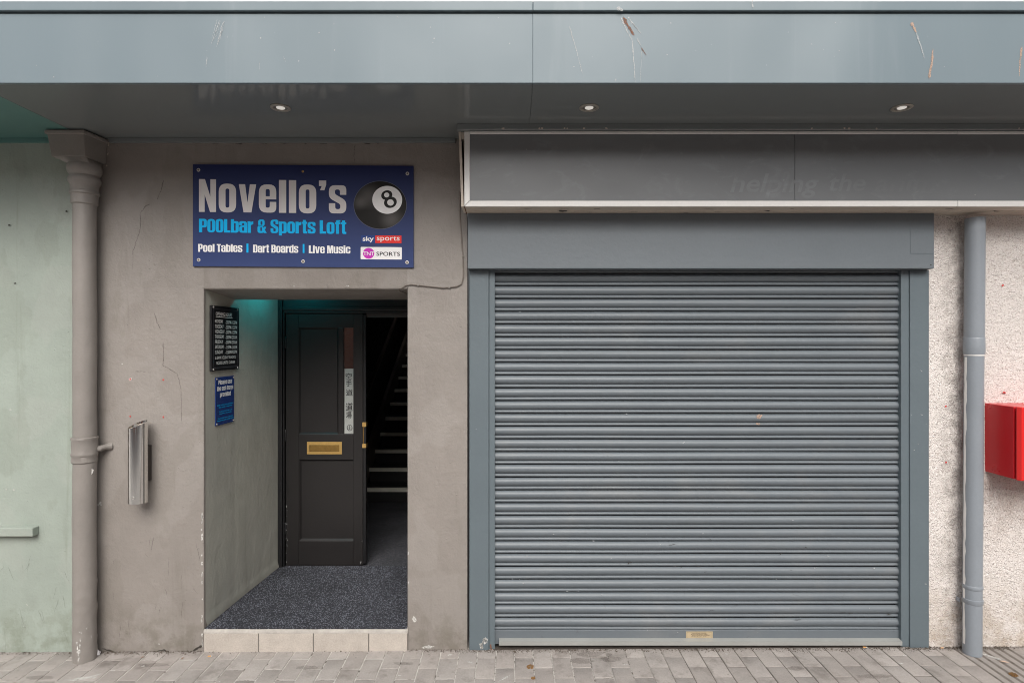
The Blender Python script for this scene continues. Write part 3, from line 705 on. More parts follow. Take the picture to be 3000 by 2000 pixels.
def ball_mat():
    t = NT('ball_print'); tc = t.n('ShaderNodeTexCoord').outputs['Generated']
    def spot(x, z, r, a):
        m = t.n('ShaderNodeVectorMath', operation='DISTANCE'); t.l(tc, m.inputs[0]); m.inputs[1].default_value = (x, .5, z)
        return t.math('MULTIPLY', t.ramp(m.outputs['Value'], r, 0), a)
    f = t.math('ADD', t.math('ADD', spot(.27, .70, .34, .5), spot(.72, .2, .3, .5)), t.math('ADD', spot(.1, .55, .2, .4), spot(.62, .5, .55, .12)), clamp=True)
    return t.done(t.mix(f, (.014, .013, .012), (.16, .15, .145)), .5, Specular_IOR_Level=.15)
MB().flat([disc(1930, -465, 262, 241, 64)], lay(1)).build('ball_rim', k_rim, sg)
MB().flat([disc(1930, -465, 257, 236, 64)], lay(2)).build('ball_print', ball_mat(), sg)
MB().flat([disc(2000, -413, 147, 139, 64)], lay(3)).build('ball_spot', k_white, sg)
m8 = MB(); ca, sa = math.cos(R(26)), math.sin(R(26))
def rot8(pts): return [(2014 + (x * ca - y * sa), -403 + (x * sa + y * ca) * .97) for x, y in pts]
m8.flat([rot8(disc(0, 42, 56, 48)), rot8(disc(0, 44, 26, 25))], lay(4))
m8.flat([rot8(disc(0, -40, 64, 56)), rot8(disc(0, -42, 32, 33))], lay(4.5))
m8.build('ball_number', k_black, sg)
MB().flat([[(1742, -842), (1880, -842), (1880, -766), (1742, -766)]], lay(1)).build('logo_field', k_blue, sg)
MB().flat([[(1882, -843), (2140, -843), (2140, -767), (1882, -767)]], lay(1)).build('logo_field', k_red, sg)
font_print('logo_lettering', 'sky', k_white, sg, lay(2), 1758, 1868, -838, -776, .022)
font_print('logo_lettering', 'sports', k_white, sg, lay(2), 1897, 2122, -834, -776, .004)
MB().flat([rr_(1738, -1005, 2143, -882, 8)], lay(1)).build('logo_field', k_white, sg)
MB().flat([disc(1817, -945, 56, 54)], lay(2)).build('logo_disc', k_pink, sg)
font_print('logo_lettering', 'TNT', k_white, sg, lay(3), 1764, 1872, -966, -930, .012, 0, .92)
font_print('logo_lettering', 'SPORTS', k_dark, sg, lay(2), 1893, 2125, -970, -930, .012)
def screw(parent, c, r, brass=False, axis='y', nrm=None):
    c = Vector(c); nrm = Vector(nrm or (0, -1, 0)); t1 = Vector((0, 0, 1)); t2 = nrm.cross(t1)
    mb = MB(); n = 16; rings = ((1, 0), (.95, .0016), (.6, .0024), (.55, .0018))
    for q_, h_ in rings: mb.v += [c + nrm * h_ + (t1 * math.sin(2 * math.pi * k / n) + t2 * math.cos(2 * math.pi * k / n)) * r * q_ for k in range(n)]
    mb.f = [[i * n + k, i * n + (k + 1) % n, (i + 1) * n + (k + 1) % n, (i + 1) * n + k] for i in range(3) for k in range(n)]
    o = mb.build('screw_cap', m_brass if brass else m_screw, parent, 40)
    mb = MB(); mb.v = [c + nrm * .0017 + (t1 * math.sin(2 * math.pi * k / n) + t2 * math.cos(2 * math.pi * k / n)) * r * .56 for k in range(n)]; mb.f = [list(range(n))]
    mb.build('screw_head', m_brassd if brass else m_screwd, o)
for x, y, br in ((143, 127, 0), (1170, 135, 1), (2198, 150, 0), (145, 1022, 0), (1172, 1030, 0), (2195, 1033, 0)):
    screw(sg, sgn(x, -y, .0002), .0068 if br else .0105, br)
# ------------------------------------------------------------------ boards on the left reveal
def rev(y, z, lift=0.):
    if y < .355: x = DL + (-1.789 - DL) * y / .355
    else: x = -1.789 + (.049) * (y - .355) / .595
    return (x + lift, y, z)
def revfn(y0, y1, z0, z1, lift):   # sheet 0..1 x 0..1
    return lambda u, v: rev(y0 + (y1 - y0) * u, z0 + (z1 - z0) * v, lift)
def reveal_board(root, mat, y0, y1, z0, z1, th, name='board'):
    a, b, c, d = rev(y0, z0, .0045), rev(y1, z0, .0045), rev(y1, z1, .0045), rev(y0, z1, .0045)
    mb = MB(); n = [(p[0] + th, p[1], p[2]) for p in (a, b, c, d)]
    mb.hexa([a, n[0], n[1], b, d, n[3], n[2], c]); return mb.build(name, mat, root, bevel=.002)
m_board = simple('chalkboard_black', (.012, .012, .014), .35, bump=.0004)
m_chalk = ink('chalk_white', (.72, .72, .70), .8)
ob_ = thing('opening_hours_board', 'black board with handwritten white opening hours on the doorway side', 'notice board', rev(.2, 1.62))
reveal_board(ob_, m_board, .052, .376, 1.622, 2.016, .012)
BF = revfn(.052, .376, 1.622, 2.016, .0180)
BR = revfn(.052, .376, 1.622, 2.016, .0175)
MB().flat([[(.055, .045), (.945, .045), (.945, .955), (.055, .955)], [(.065, .053), (.935, .053), (.935, .947), (.065, .947)]], BR).build('border_line', ink('board_border', (.09, .09, .10)), ob_)
font_print('lettering', 'OPENING HOURS', m_chalk, ob_, BF, .14, .72, .845, .905, .012, .1)
MB().flat([[(.14, .826), (.74, .822), (.74, .831), (.14, .835)]], BF).build('underline', m_chalk, ob_)
rows = [('MONDAY', '- 2:00PM-11:30PM'), ('TUESDAY', '- 2:00PM-11:30PM'), ('WEDNESDAY', '- 2:00PM-11:30PM'), ('THURSDAY', '- 2:00PM-12:00AM'), ('FRIDAY', '- 2:00PM-12:00AM'), ('SATURDAY', '- 12:00PM-12:00AM'), ('SUNDAY', '- 12:00PM-9:00PM')]
for i, (a, b) in enumerate(rows):
    y = .735 - i * .079
    font_print('lettering', a, m_chalk, ob_, BF, .11, .30 + .016 * len(a), y, y + .056, .008, .08)
    font_print('lettering', b, m_chalk, ob_, BF, .46, .90, y - .006, y + .05, .004, .08)
font_print('lettering', '& BANK HOLIDAY SUNDAYS', m_chalk, ob_, BF, .12, .86, .178, .226, .006, .08)
font_print('lettering', 'HOURS UNTIL 12:00AM', m_chalk, ob_, BF, .16, .82, .098, .146, .006, .08)
for u, v in ((.06, .975), (.94, .972), (.06, .025), (.94, .025)): screw(ob_, BR(u, v), .006, nrm=(1, -.05, 0))
nt = thing('ashtray_notice', 'small blue notice about ash trays below the black hours board', 'sign', rev(.2, 1.285))
reveal_board(nt, simple('blue_notice_print', (.012, .035, .16), .35, bump=0), .112, .328, 1.288, 1.582, .005)
NF = revfn(.112, .328, 1.288, 1.582, .0103)
heavy_print('lettering', 'Please use', k_white, nt, NF, .13, .87, .845, .092, .05)
heavy_print('lettering', 'the ash trays', k_white, nt, NF, .06, .94, .715, .092, .05)
heavy_print('lettering', 'provided', k_white, nt, NF, .21, .80, .585, .092, .05)
for txt, u0, u1, v in (('Strictly no drinks to be consumed or', .06, .95, .395), ('taken outside of the premises', .14, .88, .350), ('No food to be brought in and', .17, .86, .260), ('consumed on the premises', .17, .84, .215), ('Please refrain from congregating', .10, .92, .120), ('and using any other outside seating', .06, .96, .075)):
    font_print('lettering', txt, k_cyan, nt, NF, u0, u1, v, v + .034, .02)
for u, v in ((.05, .965), (.95, .965), (.05, .035), (.95, .035)): screw(nt, revfn(.112, .328, 1.288, 1.582, .0099)(u, v), .0055, nrm=(1, -.05, 0))
# ------------------------------------------------------------------ wall ashtray
at = thing('wall_ashtray', 'polished steel tube ashtray with slanted top fixed to taupe wall', 'ashtray', (-2.138, -.085, .88))
ac = (-2.136, -.088); ar = .0495; zb = .882
n = 64; mb = MB()
def topz(c, s_): return 1.328 + .013 * c + .014 * s_
for r_, kind in ((ar, 'b'), (ar, 't'), (ar - .003, 't2'), (ar - .003, 'in')):
    for k in range(n):
        c, s_ = math.cos(2 * math.pi * k / n), math.sin(2 * math.pi * k / n)
        z = zb if kind == 'b' else topz(c, s_) if kind[0] == 't' else topz(c, s_) - .03
        mb.v.append(Vector((ac[0] + r_ * c, ac[1] + r_ * s_, z)))
mb.f = [[i * n + k, i * n + (k + 1) % n, (i + 1) * n + (k + 1) % n, (i + 1) * n + k] for i in range(3) for k in range(n)] + [list(range(n - 1, -1, -1))]
mb.build('tube', m_steel, at, 50)
mb = MB(); mb.v = [Vector((ac[0] + (ar - .0032) * math.cos(2 * math.pi * k / n), ac[1] + (ar - .0032) * math.sin(2 * math.pi * k / n), topz(math.cos(2 * math.pi * k / n), math.sin(2 * math.pi * k / n)) - .012)) for k in range(n)]; mb.f = [list(range(n))]
mb.build('stub_plate', simple('scorched_steel', (.42, .36, .30), .25, 1., var=.4, vs=40, bump=.001), at)
MB().box(-2.165, -2.110, -.042, -.001, P(0, 1407, -.02).z, P(0, 1304, -.02).z).build('wall_bracket', simple('dark_bracket', (.07, .06, .055), .45, .5), at, bevel=.002)
lk = P(390, 1457, -.135); screw(at, (lk.x, ac[1] - .0478, lk.z), .0085, nrm=(-.3, -.95, 0)); at.children[-1].name = 'lock'
# ------------------------------------------------------------------ doorway: step, mat, frame, door
stp = thing('door_step', 'beige tiled doorstep under the entrance mat', 'step', (-1.2, 0, gz(-1.2)))
MB().box(DL - .004, DR + .004, .004, .955, -.08, FLOOR - .014).build('slab', m_cement, stp)
tx = [P(px, 0, -.012).x for px in (596, 757, 918, 1080, 1194.5)]
for i in range(4):
    MB().box(tx[i] + .003, tx[i + 1] - .003, -.012, .003, gz(tx[i]) - .02, FLOOR - .026).build('tile', m_tile, stp, bevel=.0018)
MB().box(tx[0] + .001, tx[4] - .001, -.0085, .003, gz(tx[0]) - .03, FLOOR - .028).build('grout', simple('dark_grout', (.15, .135, .12), .9), stp)
mb = MB(); nn = 60
for i in range(nn + 1):
    x = tx[0] + (tx[4] - tx[0]) * i / nn; a = mnoise.noise(Vector((x * 9, 3, 1))) * .003; b = mnoise.noise(Vector((x * 13, 8, 1))) * .003
    mb.v += [Vector((x, -.013 + a, FLOOR - .026 + b * .6)), Vector((x, -.010 + a, FLOOR - .010)), Vector((x, -.002 + a, FLOOR - .005)), Vector((x, .05, FLOOR - .005))]
mb.f = [[4 * i + k, 4 * i + 4 + k, 4 * i + 5 + k, 4 * i + 1 + k] for i in range(nn) for k in range(3)]
mb.build('cement_nosing', m_cement, stp, 60)
mt = MB(); xl0, xl1, xr = DL + .004, -1.742, -.592
ys = []
y = .000
while y < .962: ys += [(y, 0.), (y + .0025, .0035), (y + .0055, .0035)]; y += .008
prev = None
for y, hh in ys:
    l = xl0 + (xl1 - xl0) * y / .96 + .002 + .0015 * mnoise.noise(Vector((y * 20, 0, 0))); r = DR - .003 + (xr - DR) * y / .96
    i = len(mt.v); mt.v += [Vector((l, y + .002 * mnoise.noise(Vector((3, y * 5, 1))), FLOOR - .003 + hh)), Vector(((l + r) / 2, y, FLOOR - .003 + hh)), Vector((r, y, FLOOR - .003 + hh))]
    if prev is not None: mt.f += [[prev, prev + 1, i + 1, i], [prev + 1, prev + 2, i + 2, i + 1]]
    prev = i
mt.box(xl0 + .003, DR - .004, -.003, .02, FLOOR - .010, FLOOR - .001)
tag(mt.build('door_mat', m_mat, loc=(-1.2, .45, FLOOR - .004)), 'dark speckled ribbed entrance mat covering the doorstep', 'mat')
ls = MB().box(-1.71, -1.52, .575, .60, 2.255, 2.267).build('light_strip', m_led, loc=(-1.5, .587, 2.26))
tag(ls, 'teal glowing light strip fixed to the porch ceiling behind the lintel', 'light')
YD = .955                                       # door plane
def D(px, py, y=YD): return P(px, py, y)
fr = thing('door_frame', 'black painted timber frame around the doorway opening', 'door frame', (-1.2, 1.0, FLOOR))
jx0, jx1 = D(813, 0).x, D(834, 0).x
HT = D(0, 917).z
MB().box(-1.79, jx1 - .012, YD - .022, YD + .10, FLOOR - .02, 2.30).build('jamb', m_black, fr, bevel=.003)
MB().box(jx1 - .012, jx1, YD - .006, YD + .10, FLOOR - .02, HT).build('jamb', m_black, fr, bevel=.003)
MB().box(-.57, -.48, YD - .012, YD + .10, FLOOR - .02, 2.30).build('jamb', m_black, fr, bevel=.003)
MB().box(jx1 - .012, -.57, YD - .006, YD + .10, HT, 2.30).build('head', m_black, fr, bevel=.003)
MB().box(jx1 - .012, -.57, YD - .018, YD - .006, HT + .02, HT + .048).build('head_bead', m_black, fr, bevel=.004)
MB().box(-1.10, -.57, YD + .03, YD + .10, HT - .03, HT - .002).build('head_stop', simple('worn_stop', (.075, .07, .068), .6), fr, bevel=.002)
dr = thing('door_leaf', 'black brown panelled door with brass letter plate and narrow glass strip', 'door', (-1.4, YD + .03, FLOOR))
y0d, y1d = YD + .008, YD + .052
dl, drr, dt, db = D(836, 0).x, D(1062, 0).x, HT - .004, FLOOR + .003
A0, A1 = D(874, 0).x, D(990, 0).x; B0, B1 = D(1005, 0).x, D(1034, 0).x
U0, U1 = D(0, 1272).z, D(0, 960).z; L0, L1 = D(0, 1584).z, D(0, 1347).z; LX0, LX1 = D(876, 0).x, D(1037, 0).x
for nm, a, b, c, d in (('stile', dl, A0, db, dt), ('stile', B1, drr, db, dt), ('rail', A0, B1, U1, dt), ('rail', A0, B1, L1, U0), ('rail', A0, B1, db, L0), ('muntin', A1, B0, U0, U1)):
    MB().box(a + .0003, b - .0003, y0d, y1d, c + .0003, d - .0003).build(nm, m_door, dr, bevel=.002)
MB().box(A0, LX0, y0d + .001, y1d, L0, L1).build('stile', m_door, dr)
if LX1 < B1: MB().box(LX1, B1, y0d + .001, y1d, L0, L1).build('stile', m_door, dr)
def panel(a, b, c, d):
    MB().box(a, b, y0d + .016, y0d + .03, c, d).build('panel', m_door, dr)
    o = MB(); k = .012
    out = [(a, c), (b, c), (b, d), (a, d)]; inn = [(a + k, c + k), (b - k, c + k), (b - k, d - k), (a + k, d - k)]
    o.add([(p[0], y0d + .004, p[1]) for p in out] + [(p[0], y0d + .0158, p[1]) for p in inn], [(i, (i + 1) % 4, 4 + (i + 1) % 4, 4 + i) for i in range(4)])
    o.build('moulding', m_door, dr)
panel(A0, A1, U0, U1); panel(LX0, LX1, L0, L1)
tg = NT('door_glass'); m_glass = tg.done((.012, .012, .014), .03, 0, tg.bump(tg.noise(4, 2), .0012), ior=2.6)
MB().box(B0, B1, y0d + .017, y0d + .024, U0, U1).build('glass_pane', m_glass, dr)
SH = D(0, 1080).z
MB().box(B0 + .004, B1 - .001, y0d + .0155, y0d + .0165, U0 + .004, SH).build('paper_sheet', simple('grey_paper', (.40, .41, .39), .6, var=.2, vs=20, bump=.0006), dr)
k_brush = ink('brush_ink', (.03, .03, .03))
def glyph(ch, px0, px1, py0, py1):
    a, b = D(px0, py1), D(px1, py0)
    return font_print('brush_character', ch, k_brush, dr, lambda u, v: (a.x + (b.x - a.x) * u, y0d + .0148, a.z + (b.z - a.z) * v), 0, 1, 0, 1, .012)
glyph('空', 1010, 1029, 1093, 1110); glyph('手', 1011, 1028, 1112, 1132); glyph('道', 1011, 1031, 1141, 1160)
glyph('道', 1010, 1031, 1180, 1205); glyph('場', 1011, 1028, 1206, 1228)
a = D(1022, 1254); b = D(1031, 1264)
MB().flat([disc(a.x, a.z, .021, .023, 24), disc(a.x, a.z, .018, .020, 24)], lambda u, v: (u, y0d + .0148, v)).build('stamp_ring', k_brush, dr)
glyph('山', 1016, 1027, 1248, 1261)
# letter plate
l0, l1 = D(899, 1330), D(1001, 1294)
mb = MB(); s_ = .018; ty = y0d - .006
o4 = [(l0.x, l0.z), (l1.x, l0.z), (l1.x, l1.z), (l0.x, l1.z)]; i4 = [(l0.x + s_, l0.z + s_), (l1.x - s_, l0.z + s_), (l1.x - s_, l1.z - s_ - .004), (l0.x + s_, l1.z - s_ - .004)]
mb.add([(p[0], ty, p[1]) for p in o4] + [(p[0], ty, p[1]) for p in i4] + [(p[0], y0d, p[1]) for p in o4] + [(p[0], y0d - .001, p[1]) for p in i4], [(i, (i + 1) % 4, 4 + (i + 1) % 4, 4 + i) for i in range(4)] + [((i + 1) % 4, i, 8 + i, 8 + (i + 1) % 4) for i in range(4)] + [(4 + i, 4 + (i + 1) % 4, 12 + (i + 1) % 4, 12 + i) for i in range(4)])
lp = mb.build('letter_plate', m_brass, dr)
MB().box(i4[0][0] + .0015, i4[1][0] - .0015, y0d - .0042, y0d - .0006, i4[0][1] + .002, i4[2][1] - .0015).build('flap', m_brassd, lp, bevel=.001)
# lock strip, meeting bead and hinges
MB().box(drr + .0002, D(1071, 0).x, y0d + .004, y1d, db + .01, dt - .004).build('meeting_bead', m_black, dr, bevel=.004)
for c, d in ((1237, 1250), (1300, 1312)): MB().box(drr - .004, D(1071, 0).x + .001, y0d - .0006, y1d + .001, D(0, d).z, D(0, c).z).build('lock_plate', m_brass, dr)
MB().box(drr + .0004, drr + .006, y0d + .002, y0d + .004, D(0, 1300).z, D(0, 1250).z).build('lock_faceplate', m_brassd, dr)
for py in (985, 1258, 1530):
    p = D(835.5, py + 18); MB().lathe([(.004, p.z - .045), (.0062, p.z - .042), (.0062, p.z - .002), (.0055, p.z), (.0062, p.z + .002), (.0062, p.z + .042), (.004, p.z + .045)], (p.x, y0d - .003), 12).build('hinge', m_black, dr, 40)
for i in range(16):
    rr = random.Random(i + 900); blob('paint_chip', m_scuff, dr, rr.choice([rr.uniform(838, 842), rr.uniform(1056, 1061), rr.uniform(838, 842)]), rr.uniform(1480, 1652), y0d, rr.uniform(1.2, 2), rr.uniform(2, 6), 0, i, .4, 7, .0006)
# stairs
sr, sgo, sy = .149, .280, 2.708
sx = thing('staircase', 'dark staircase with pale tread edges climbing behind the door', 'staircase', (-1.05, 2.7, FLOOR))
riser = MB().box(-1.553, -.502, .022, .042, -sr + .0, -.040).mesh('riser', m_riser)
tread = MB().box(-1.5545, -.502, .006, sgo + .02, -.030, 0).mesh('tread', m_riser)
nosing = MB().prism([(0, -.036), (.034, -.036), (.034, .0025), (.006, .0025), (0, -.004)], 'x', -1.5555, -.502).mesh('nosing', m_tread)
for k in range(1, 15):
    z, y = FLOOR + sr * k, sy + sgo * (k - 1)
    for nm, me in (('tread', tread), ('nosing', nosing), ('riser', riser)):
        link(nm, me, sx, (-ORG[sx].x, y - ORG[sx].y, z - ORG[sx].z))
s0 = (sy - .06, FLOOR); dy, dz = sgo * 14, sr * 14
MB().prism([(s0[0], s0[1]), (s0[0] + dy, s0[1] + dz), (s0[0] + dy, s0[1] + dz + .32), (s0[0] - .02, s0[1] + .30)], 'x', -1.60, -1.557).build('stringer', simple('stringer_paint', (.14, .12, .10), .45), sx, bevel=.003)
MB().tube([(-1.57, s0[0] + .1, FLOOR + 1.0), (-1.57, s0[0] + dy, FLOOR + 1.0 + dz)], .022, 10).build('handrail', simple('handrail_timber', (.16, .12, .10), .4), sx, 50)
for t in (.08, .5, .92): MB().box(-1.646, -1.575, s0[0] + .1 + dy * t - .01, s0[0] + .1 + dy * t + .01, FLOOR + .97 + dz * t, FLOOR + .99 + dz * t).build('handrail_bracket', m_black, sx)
# ------------------------------------------------------------------ sign box over the shutter
sb = thing('sign_box', 'long grey fascia sign box framed in white trim above the shutter', 'sign box', (1.5, -.1, 2.51))
YS = -.22
bl = P(1360, 0, YS).x; bt = P(0, 385, YS).z; bb = P(0, 605, YS).z
th = P(0, 588, YS).z - bb
ix = P(1377, 0, YS).x
mb = MB().box(ix - .004, P(2330, 0, YS).x - .0012, YS + .006, YS + .012, bb + th - .004, bt - .010); mb.build('face_panel', m_panel, sb)
MB().box(P(2330, 0, YS).x + .0012, 6, YS + .006, YS + .012, bb + th - .004, bt - .010).build('face_panel', m_panel, sb)
MB().box(bl + .02, 6, YS + .013, -.001, bb + .004, bt).build('carcass', m_void, sb)
xs = P(2806, 0, YS).x
mit = .030
MB().prism([(bl, bb), (xs - .001, bb), (xs - .001, bb + th), (ix, bb + th)], 'y', YS, YS + .013).build('bottom_trim', m_trim, sb, bevel=.003)
MB().prism([(xs + .001, bb), (6, bb), (6, bb + th), (xs + .001, bb + th)], 'y', YS + .001, YS + .013).build('bottom_trim', m_trim, sb, bevel=.003)
MB().prism([(bl, bb + .0015), (ix - .0012, bb + th + .001), (ix - .0012, bt), (bl, bt)], 'y', YS + .0006, YS + .013).build('side_trim', m_trim, sb, bevel=.003)
MB().box(ix, xs - .001, YS, YS + .013, bt - .0135, bt).build('top_trim', m_trim, sb, bevel=.002)
MB().box(xs + .001, 6, YS - .001, YS + .013, bt - .0145, bt).build('top_trim', m_trim, sb, bevel=.002)
z627 = P(0, 627, -.176).z
MB().prism([(YS + .006, bb + .003), (-.001, bb + .003), (-.001, bb - .001), (-.10, bb - .001), (-.102, bb - .006), (-.118, bb - .006), (-.12, bb - .001), (YS + .02, bb - .001), (YS + .006, bb + .001)], 'x', bl + .004, 6).build('under_board', m_cream, sb, 30)
for i in range(26):
    rr = random.Random(i + 77); x = rr.uniform(-.2, 3.0); y = rr.uniform(-.19, -.06); w_ = rr.uniform(.01, .06)
    MB().flat([[(x, y), (x + w_, y + .001), (x + w_ * .8, y + rr.uniform(.004, .01)), (x + w_ * .2, y + .006)]], lambda a, b: (a, b, bb - .0022 if not -.125 < b < -.095 else bb - .0068)).build('paint_chip', m_crackd if i % 3 else m_crack, sb)
# open left end: leaning edge strip, rust and filler
e0, e1 = P(1346, 388, -.2), P(1354, 607, -.2)
MB().hexa([(e1.x - .004, -.212, e1.z), (e1.x + .010, -.212, e1.z), (e1.x + .010, -.05, e1.z), (e1.x - .004, -.05, e1.z), (e0.x - .004, -.212, e0.z), (e0.x + .010, -.212, e0.z), (e0.x + .010, -.05, e0.z), (e0.x - .004, -.05, e0.z)]).build('end_strip', m_cream, sb, bevel=.002)
MB().box(e1.x + .009, bl + .001, -.19, -.02, bb + .002, bt - .001).build('end_gap', m_rust, sb)
MB().box(P(1351, 0, -.2).x, P(1361, 0, -.2).x, -.205, -.15, P(0, 408, -.2).z, P(0, 388, -.2).z).build('end_packer', m_cream, sb, bevel=.003)
# faded lettering left on the panel
m_ghost = panel_mat('signbox_ghost_print', True)
def gfn(u, v):
    p = P(u, v, YS); return (p.x, YS + .0057, p.z)
for txt, a, b, d, e in (('helping', 2140, 2402, 580, 508), ('the', 2432, 2538, 560, 508), ('anim', 2566, 2745, 562, 512)):
    font_print('lettering', txt, m_ghost, sb, gfn, a, b, d, e, .014, .25)
# ------------------------------------------------------------------ roller shutter
rs = thing('roller_shutter', 'closed grey steel roller shutter with hood and guide rails', 'shutter', (1.08, -.02, gz(1.1)))
YH = -.06
hx0, hx1 = P(1370, 0, YH).x, P(2737, 0, YH).x; hz1, hz0 = bb - .0015, P(0, 787, YH).z
hd = MB().box(hx0, hx1, YH, .10, hz0, hz1).build('hood', m_hood, rs, bevel=.004)
i0, i1 = P(2667, 743, YH), P(2735, 670, YH)
MB().box(i0.x, i1.x - .002, YH - .0015, YH + .002, i0.z, i1.z).build('cover_plate', m_hood, hd)
MB().flat([[(i0.x - .002, i0.z - .002), (i1.x, i0.z - .002), (i1.x, i1.z + .001), (i0.x - .002, i1.z + .001)]], lambda a, b: (a, YH - .0006, b)).build('cover_gap', m_frame, hd)
for x, y in ((2671, 673), (2729, 673), (2671, 740), (2729, 740), (2727, 776)):
    blob('rivet', m_crackd, hd, x, y, YH - .0008, 4, 4, 0, 2, .1, 8)
YR = -.006
gi = gz(1.)
for nm, a, b, c, d in (('left', 1375, 1432, 1434, 1450), ('right', 2666, 2722, 2642, 2664)):
    p, q, r_, s_ = (P(v, 0, YR).x for v in (a, b, c, d))
    MB().box(p, q, YR, .10, gz(p) + .002, hz0 - .0006).build('guide_rail', m_frame, rs, bevel=.003)
    p2, q2 = (q, s_) if nm == 'left' else (r_, p)
    MB().box(p2 + .0015 * (nm == 'left'), q2 - .0015 * (nm != 'left'), YR + .006, .10, gz(p2) + .006, hz0 - .0006).build('guide_lip', m_frame, rs, bevel=.003)
x0s, x1s = P(1449, 0, YR).x - .008, P(2643, 0, YR).x + .008
YSL = .034
pit = 37.29 / FPX * (CAMD + YSL)
prof = []
for k in range(13):      # main curved leaf
    t = k / 12; prof.append((.004 - .0185 * math.sin(math.pi * t) ** .6, -t * pit * .66))
for k in range(9):       # hinge bead
    t = k / 8; prof.append((.003 - .0105 * math.sin(math.pi * t) ** .5, -pit * .668 - t * pit * .262))
prof += [(.0135, -pit * .936), (.0135, -pit * .994)]
prof = [(y + .0, z) for y, z in prof]
def slat_mesh(k):
    n = 14; mb = MB(); rr = random.Random(k)
    for i in range(n + 1):
        x = x0s + (x1s - x0s) * i / n
        for y, z in prof: mb.v.append(Vector((x, YSL + y + .0030 * mnoise.noise(Vector((x * 1.9, k * 3.3, 0))), z + .0013 * mnoise.noise(Vector((x * 1.1, k * 5.1, 4))))))
    m = len(prof)
    mb.f = [[i * m + j + 1, (i + 1) * m + j + 1, (i + 1) * m + j, i * m + j] for i in range(n) for j in range(m - 1)]
    return mb.mesh('slat', m_shutter, 50)
smeshes = [slat_mesh(k) for k in range(7)]
ztop = P(0, 802, YSL).z
for k in range(-1, 28):
    link('slat', smeshes[(k * 3) % 7], rs, (-ORG[rs].x, -ORG[rs].y, ztop - k * pit - ORG[rs].z))
MB().box(x0s, x1s, YSL + .022, YSL + .05, gz(0), hz0 + .1).build('backing', m_void, rs)
zb1, zb0 = P(0, 1845, YSL - .012).z, P(0, 1880, YSL - .012).z
bbm = MB().box(x0s + .004, x1s - .004, YSL - .012, YSL + .02, zb0 - .012, zb1).build('bottom_bar', m_shutter, rs, bevel=.003)
a = P(1462, 1878, -.008); b = P(2643, 1889, -.008)
MB().prism([(-.010, b.z), (-.006, b.z - .001), (-.006, a.z - .004), (YSL - .0125, a.z + .002), (YSL - .0125, a.z + .006), (-.010, a.z)], 'x', a.x, b.x).build('bottom_angle', m_angle, rs)
MB().hexa([(x0s, -.003, gz(x0s) - .02), (x1s, -.003, gz(x1s) - .02), (x1s, .06, gz(x1s) - .02), (x0s, .06, gz(x0s) - .02), (x0s, -.003, gz(x0s) + .0055), (x1s, -.003, gz(x1s) + .0055), (x1s, .06, gz(x1s) + .0055), (x0s, .06, gz(x0s) + .0055)]).build('shade_dirt_bed', simple('gap_shade_dirt', (.06, .048, .04), .95, var=.5, vs=25, fine=.4, bump=.006, bs=60), rs)  # dark strip standing in for the shaded gap under the shutter, plus dirt
YL = YSL - .0135
a, b = P(2010, 1868.5, YL), P(2088, 1848.5, YL)
pl = MB().box(a.x, b.x, YL, YL + .002, a.z, b.z).build('maker_plate', simple('gold_label', (.50, .40, .26), .4, .3, var=.15, vs=60, bump=0), bbm)
def plf(u, v): return (a.x + (b.x - a.x) * u, YL - .0006, a.z + (b.z - a.z) * v)
kt = ink('label_ink', (.10, .075, .05))
MB().flat([[(.03, .06), (.97, .06), (.97, .94), (.03, .94)], [(.036, .085), (.964, .085), (.964, .915), (.036, .915)]], plf).build('plate_border', kt, pl)
for i, (txt, u0, u1) in enumerate((('INDUSTRIAL DOORS', .24, .76), ('& ROLLER SHUTTERS', .18, .80), ('INSTALLATION SERVICE REPAIRS', .22, .88), ('24 HOUR CALL OUT', .20, .76))):
    font_print('plate_lettering', txt, kt, pl, plf, u0, u1, .70 - .165 * i, .80 - .165 * i, .02)
ribbon('paint_splash', m_chip, rs, [(1428, 1868), (1418, 1878), (1408, 1886), (1412, 1899)], YR, 12, 7, .6, 3, .0012, 5, 3)
ribbon('paint_splash', m_chip, rs, [(1412, 1880), (1409, 1900)], YR, 9, 6, .6, 5, .0012, 5, 2)
ribbon('rust_mark', m_rustmark, rs, [(1437, 1885), (1440, 1902)], YR, 4, 5, .5, 6)
blob('rust_mark', m_orange, rs, 2224, 1219, YSL - .0148, 16, 13, 0, 4, .4, 12, .0008)
blob('rust_mark', m_orange, rs, 2222, 1241, YSL - .0075, 13, 6, 0, 5, .4, 12, .0008)
for i in range(16):
    rr = random.Random(i + 1700); ribbon('scuff_mark', m_crackd, rs, [(x_ := rr.uniform(1480, 2620), y_ := rr.uniform(1500, 1840)), (x_ + rr.uniform(4, 22), y_ + rr.uniform(-5, 5))], YSL - .0148, rr.uniform(1, 3), .6, .5, i)
for i in range(34):
    rr = random.Random(i + 600); blob('paint_fleck', m_scuff, rs, rr.uniform(1470, 2630), rr.choice([rr.uniform(1560, 1860), rr.uniform(850, 1860)]), YSL - .0135, rr.uniform(2.5, 8), rr.uniform(1.6, 3.5), rr.uniform(-.5, .5), i, .5, 7, .0008)
for i in range(10):
    rr = random.Random(i + 660); blob('paint_fleck', m_scuff, rs, rr.choice([rr.uniform(1380, 1430), rr.uniform(2668, 2718)]), rr.uniform(1000, 1850), YR, rr.uniform(3, 9), rr.uniform(1.6, 3), rr.uniform(-.6, .6), i, .5, 7)
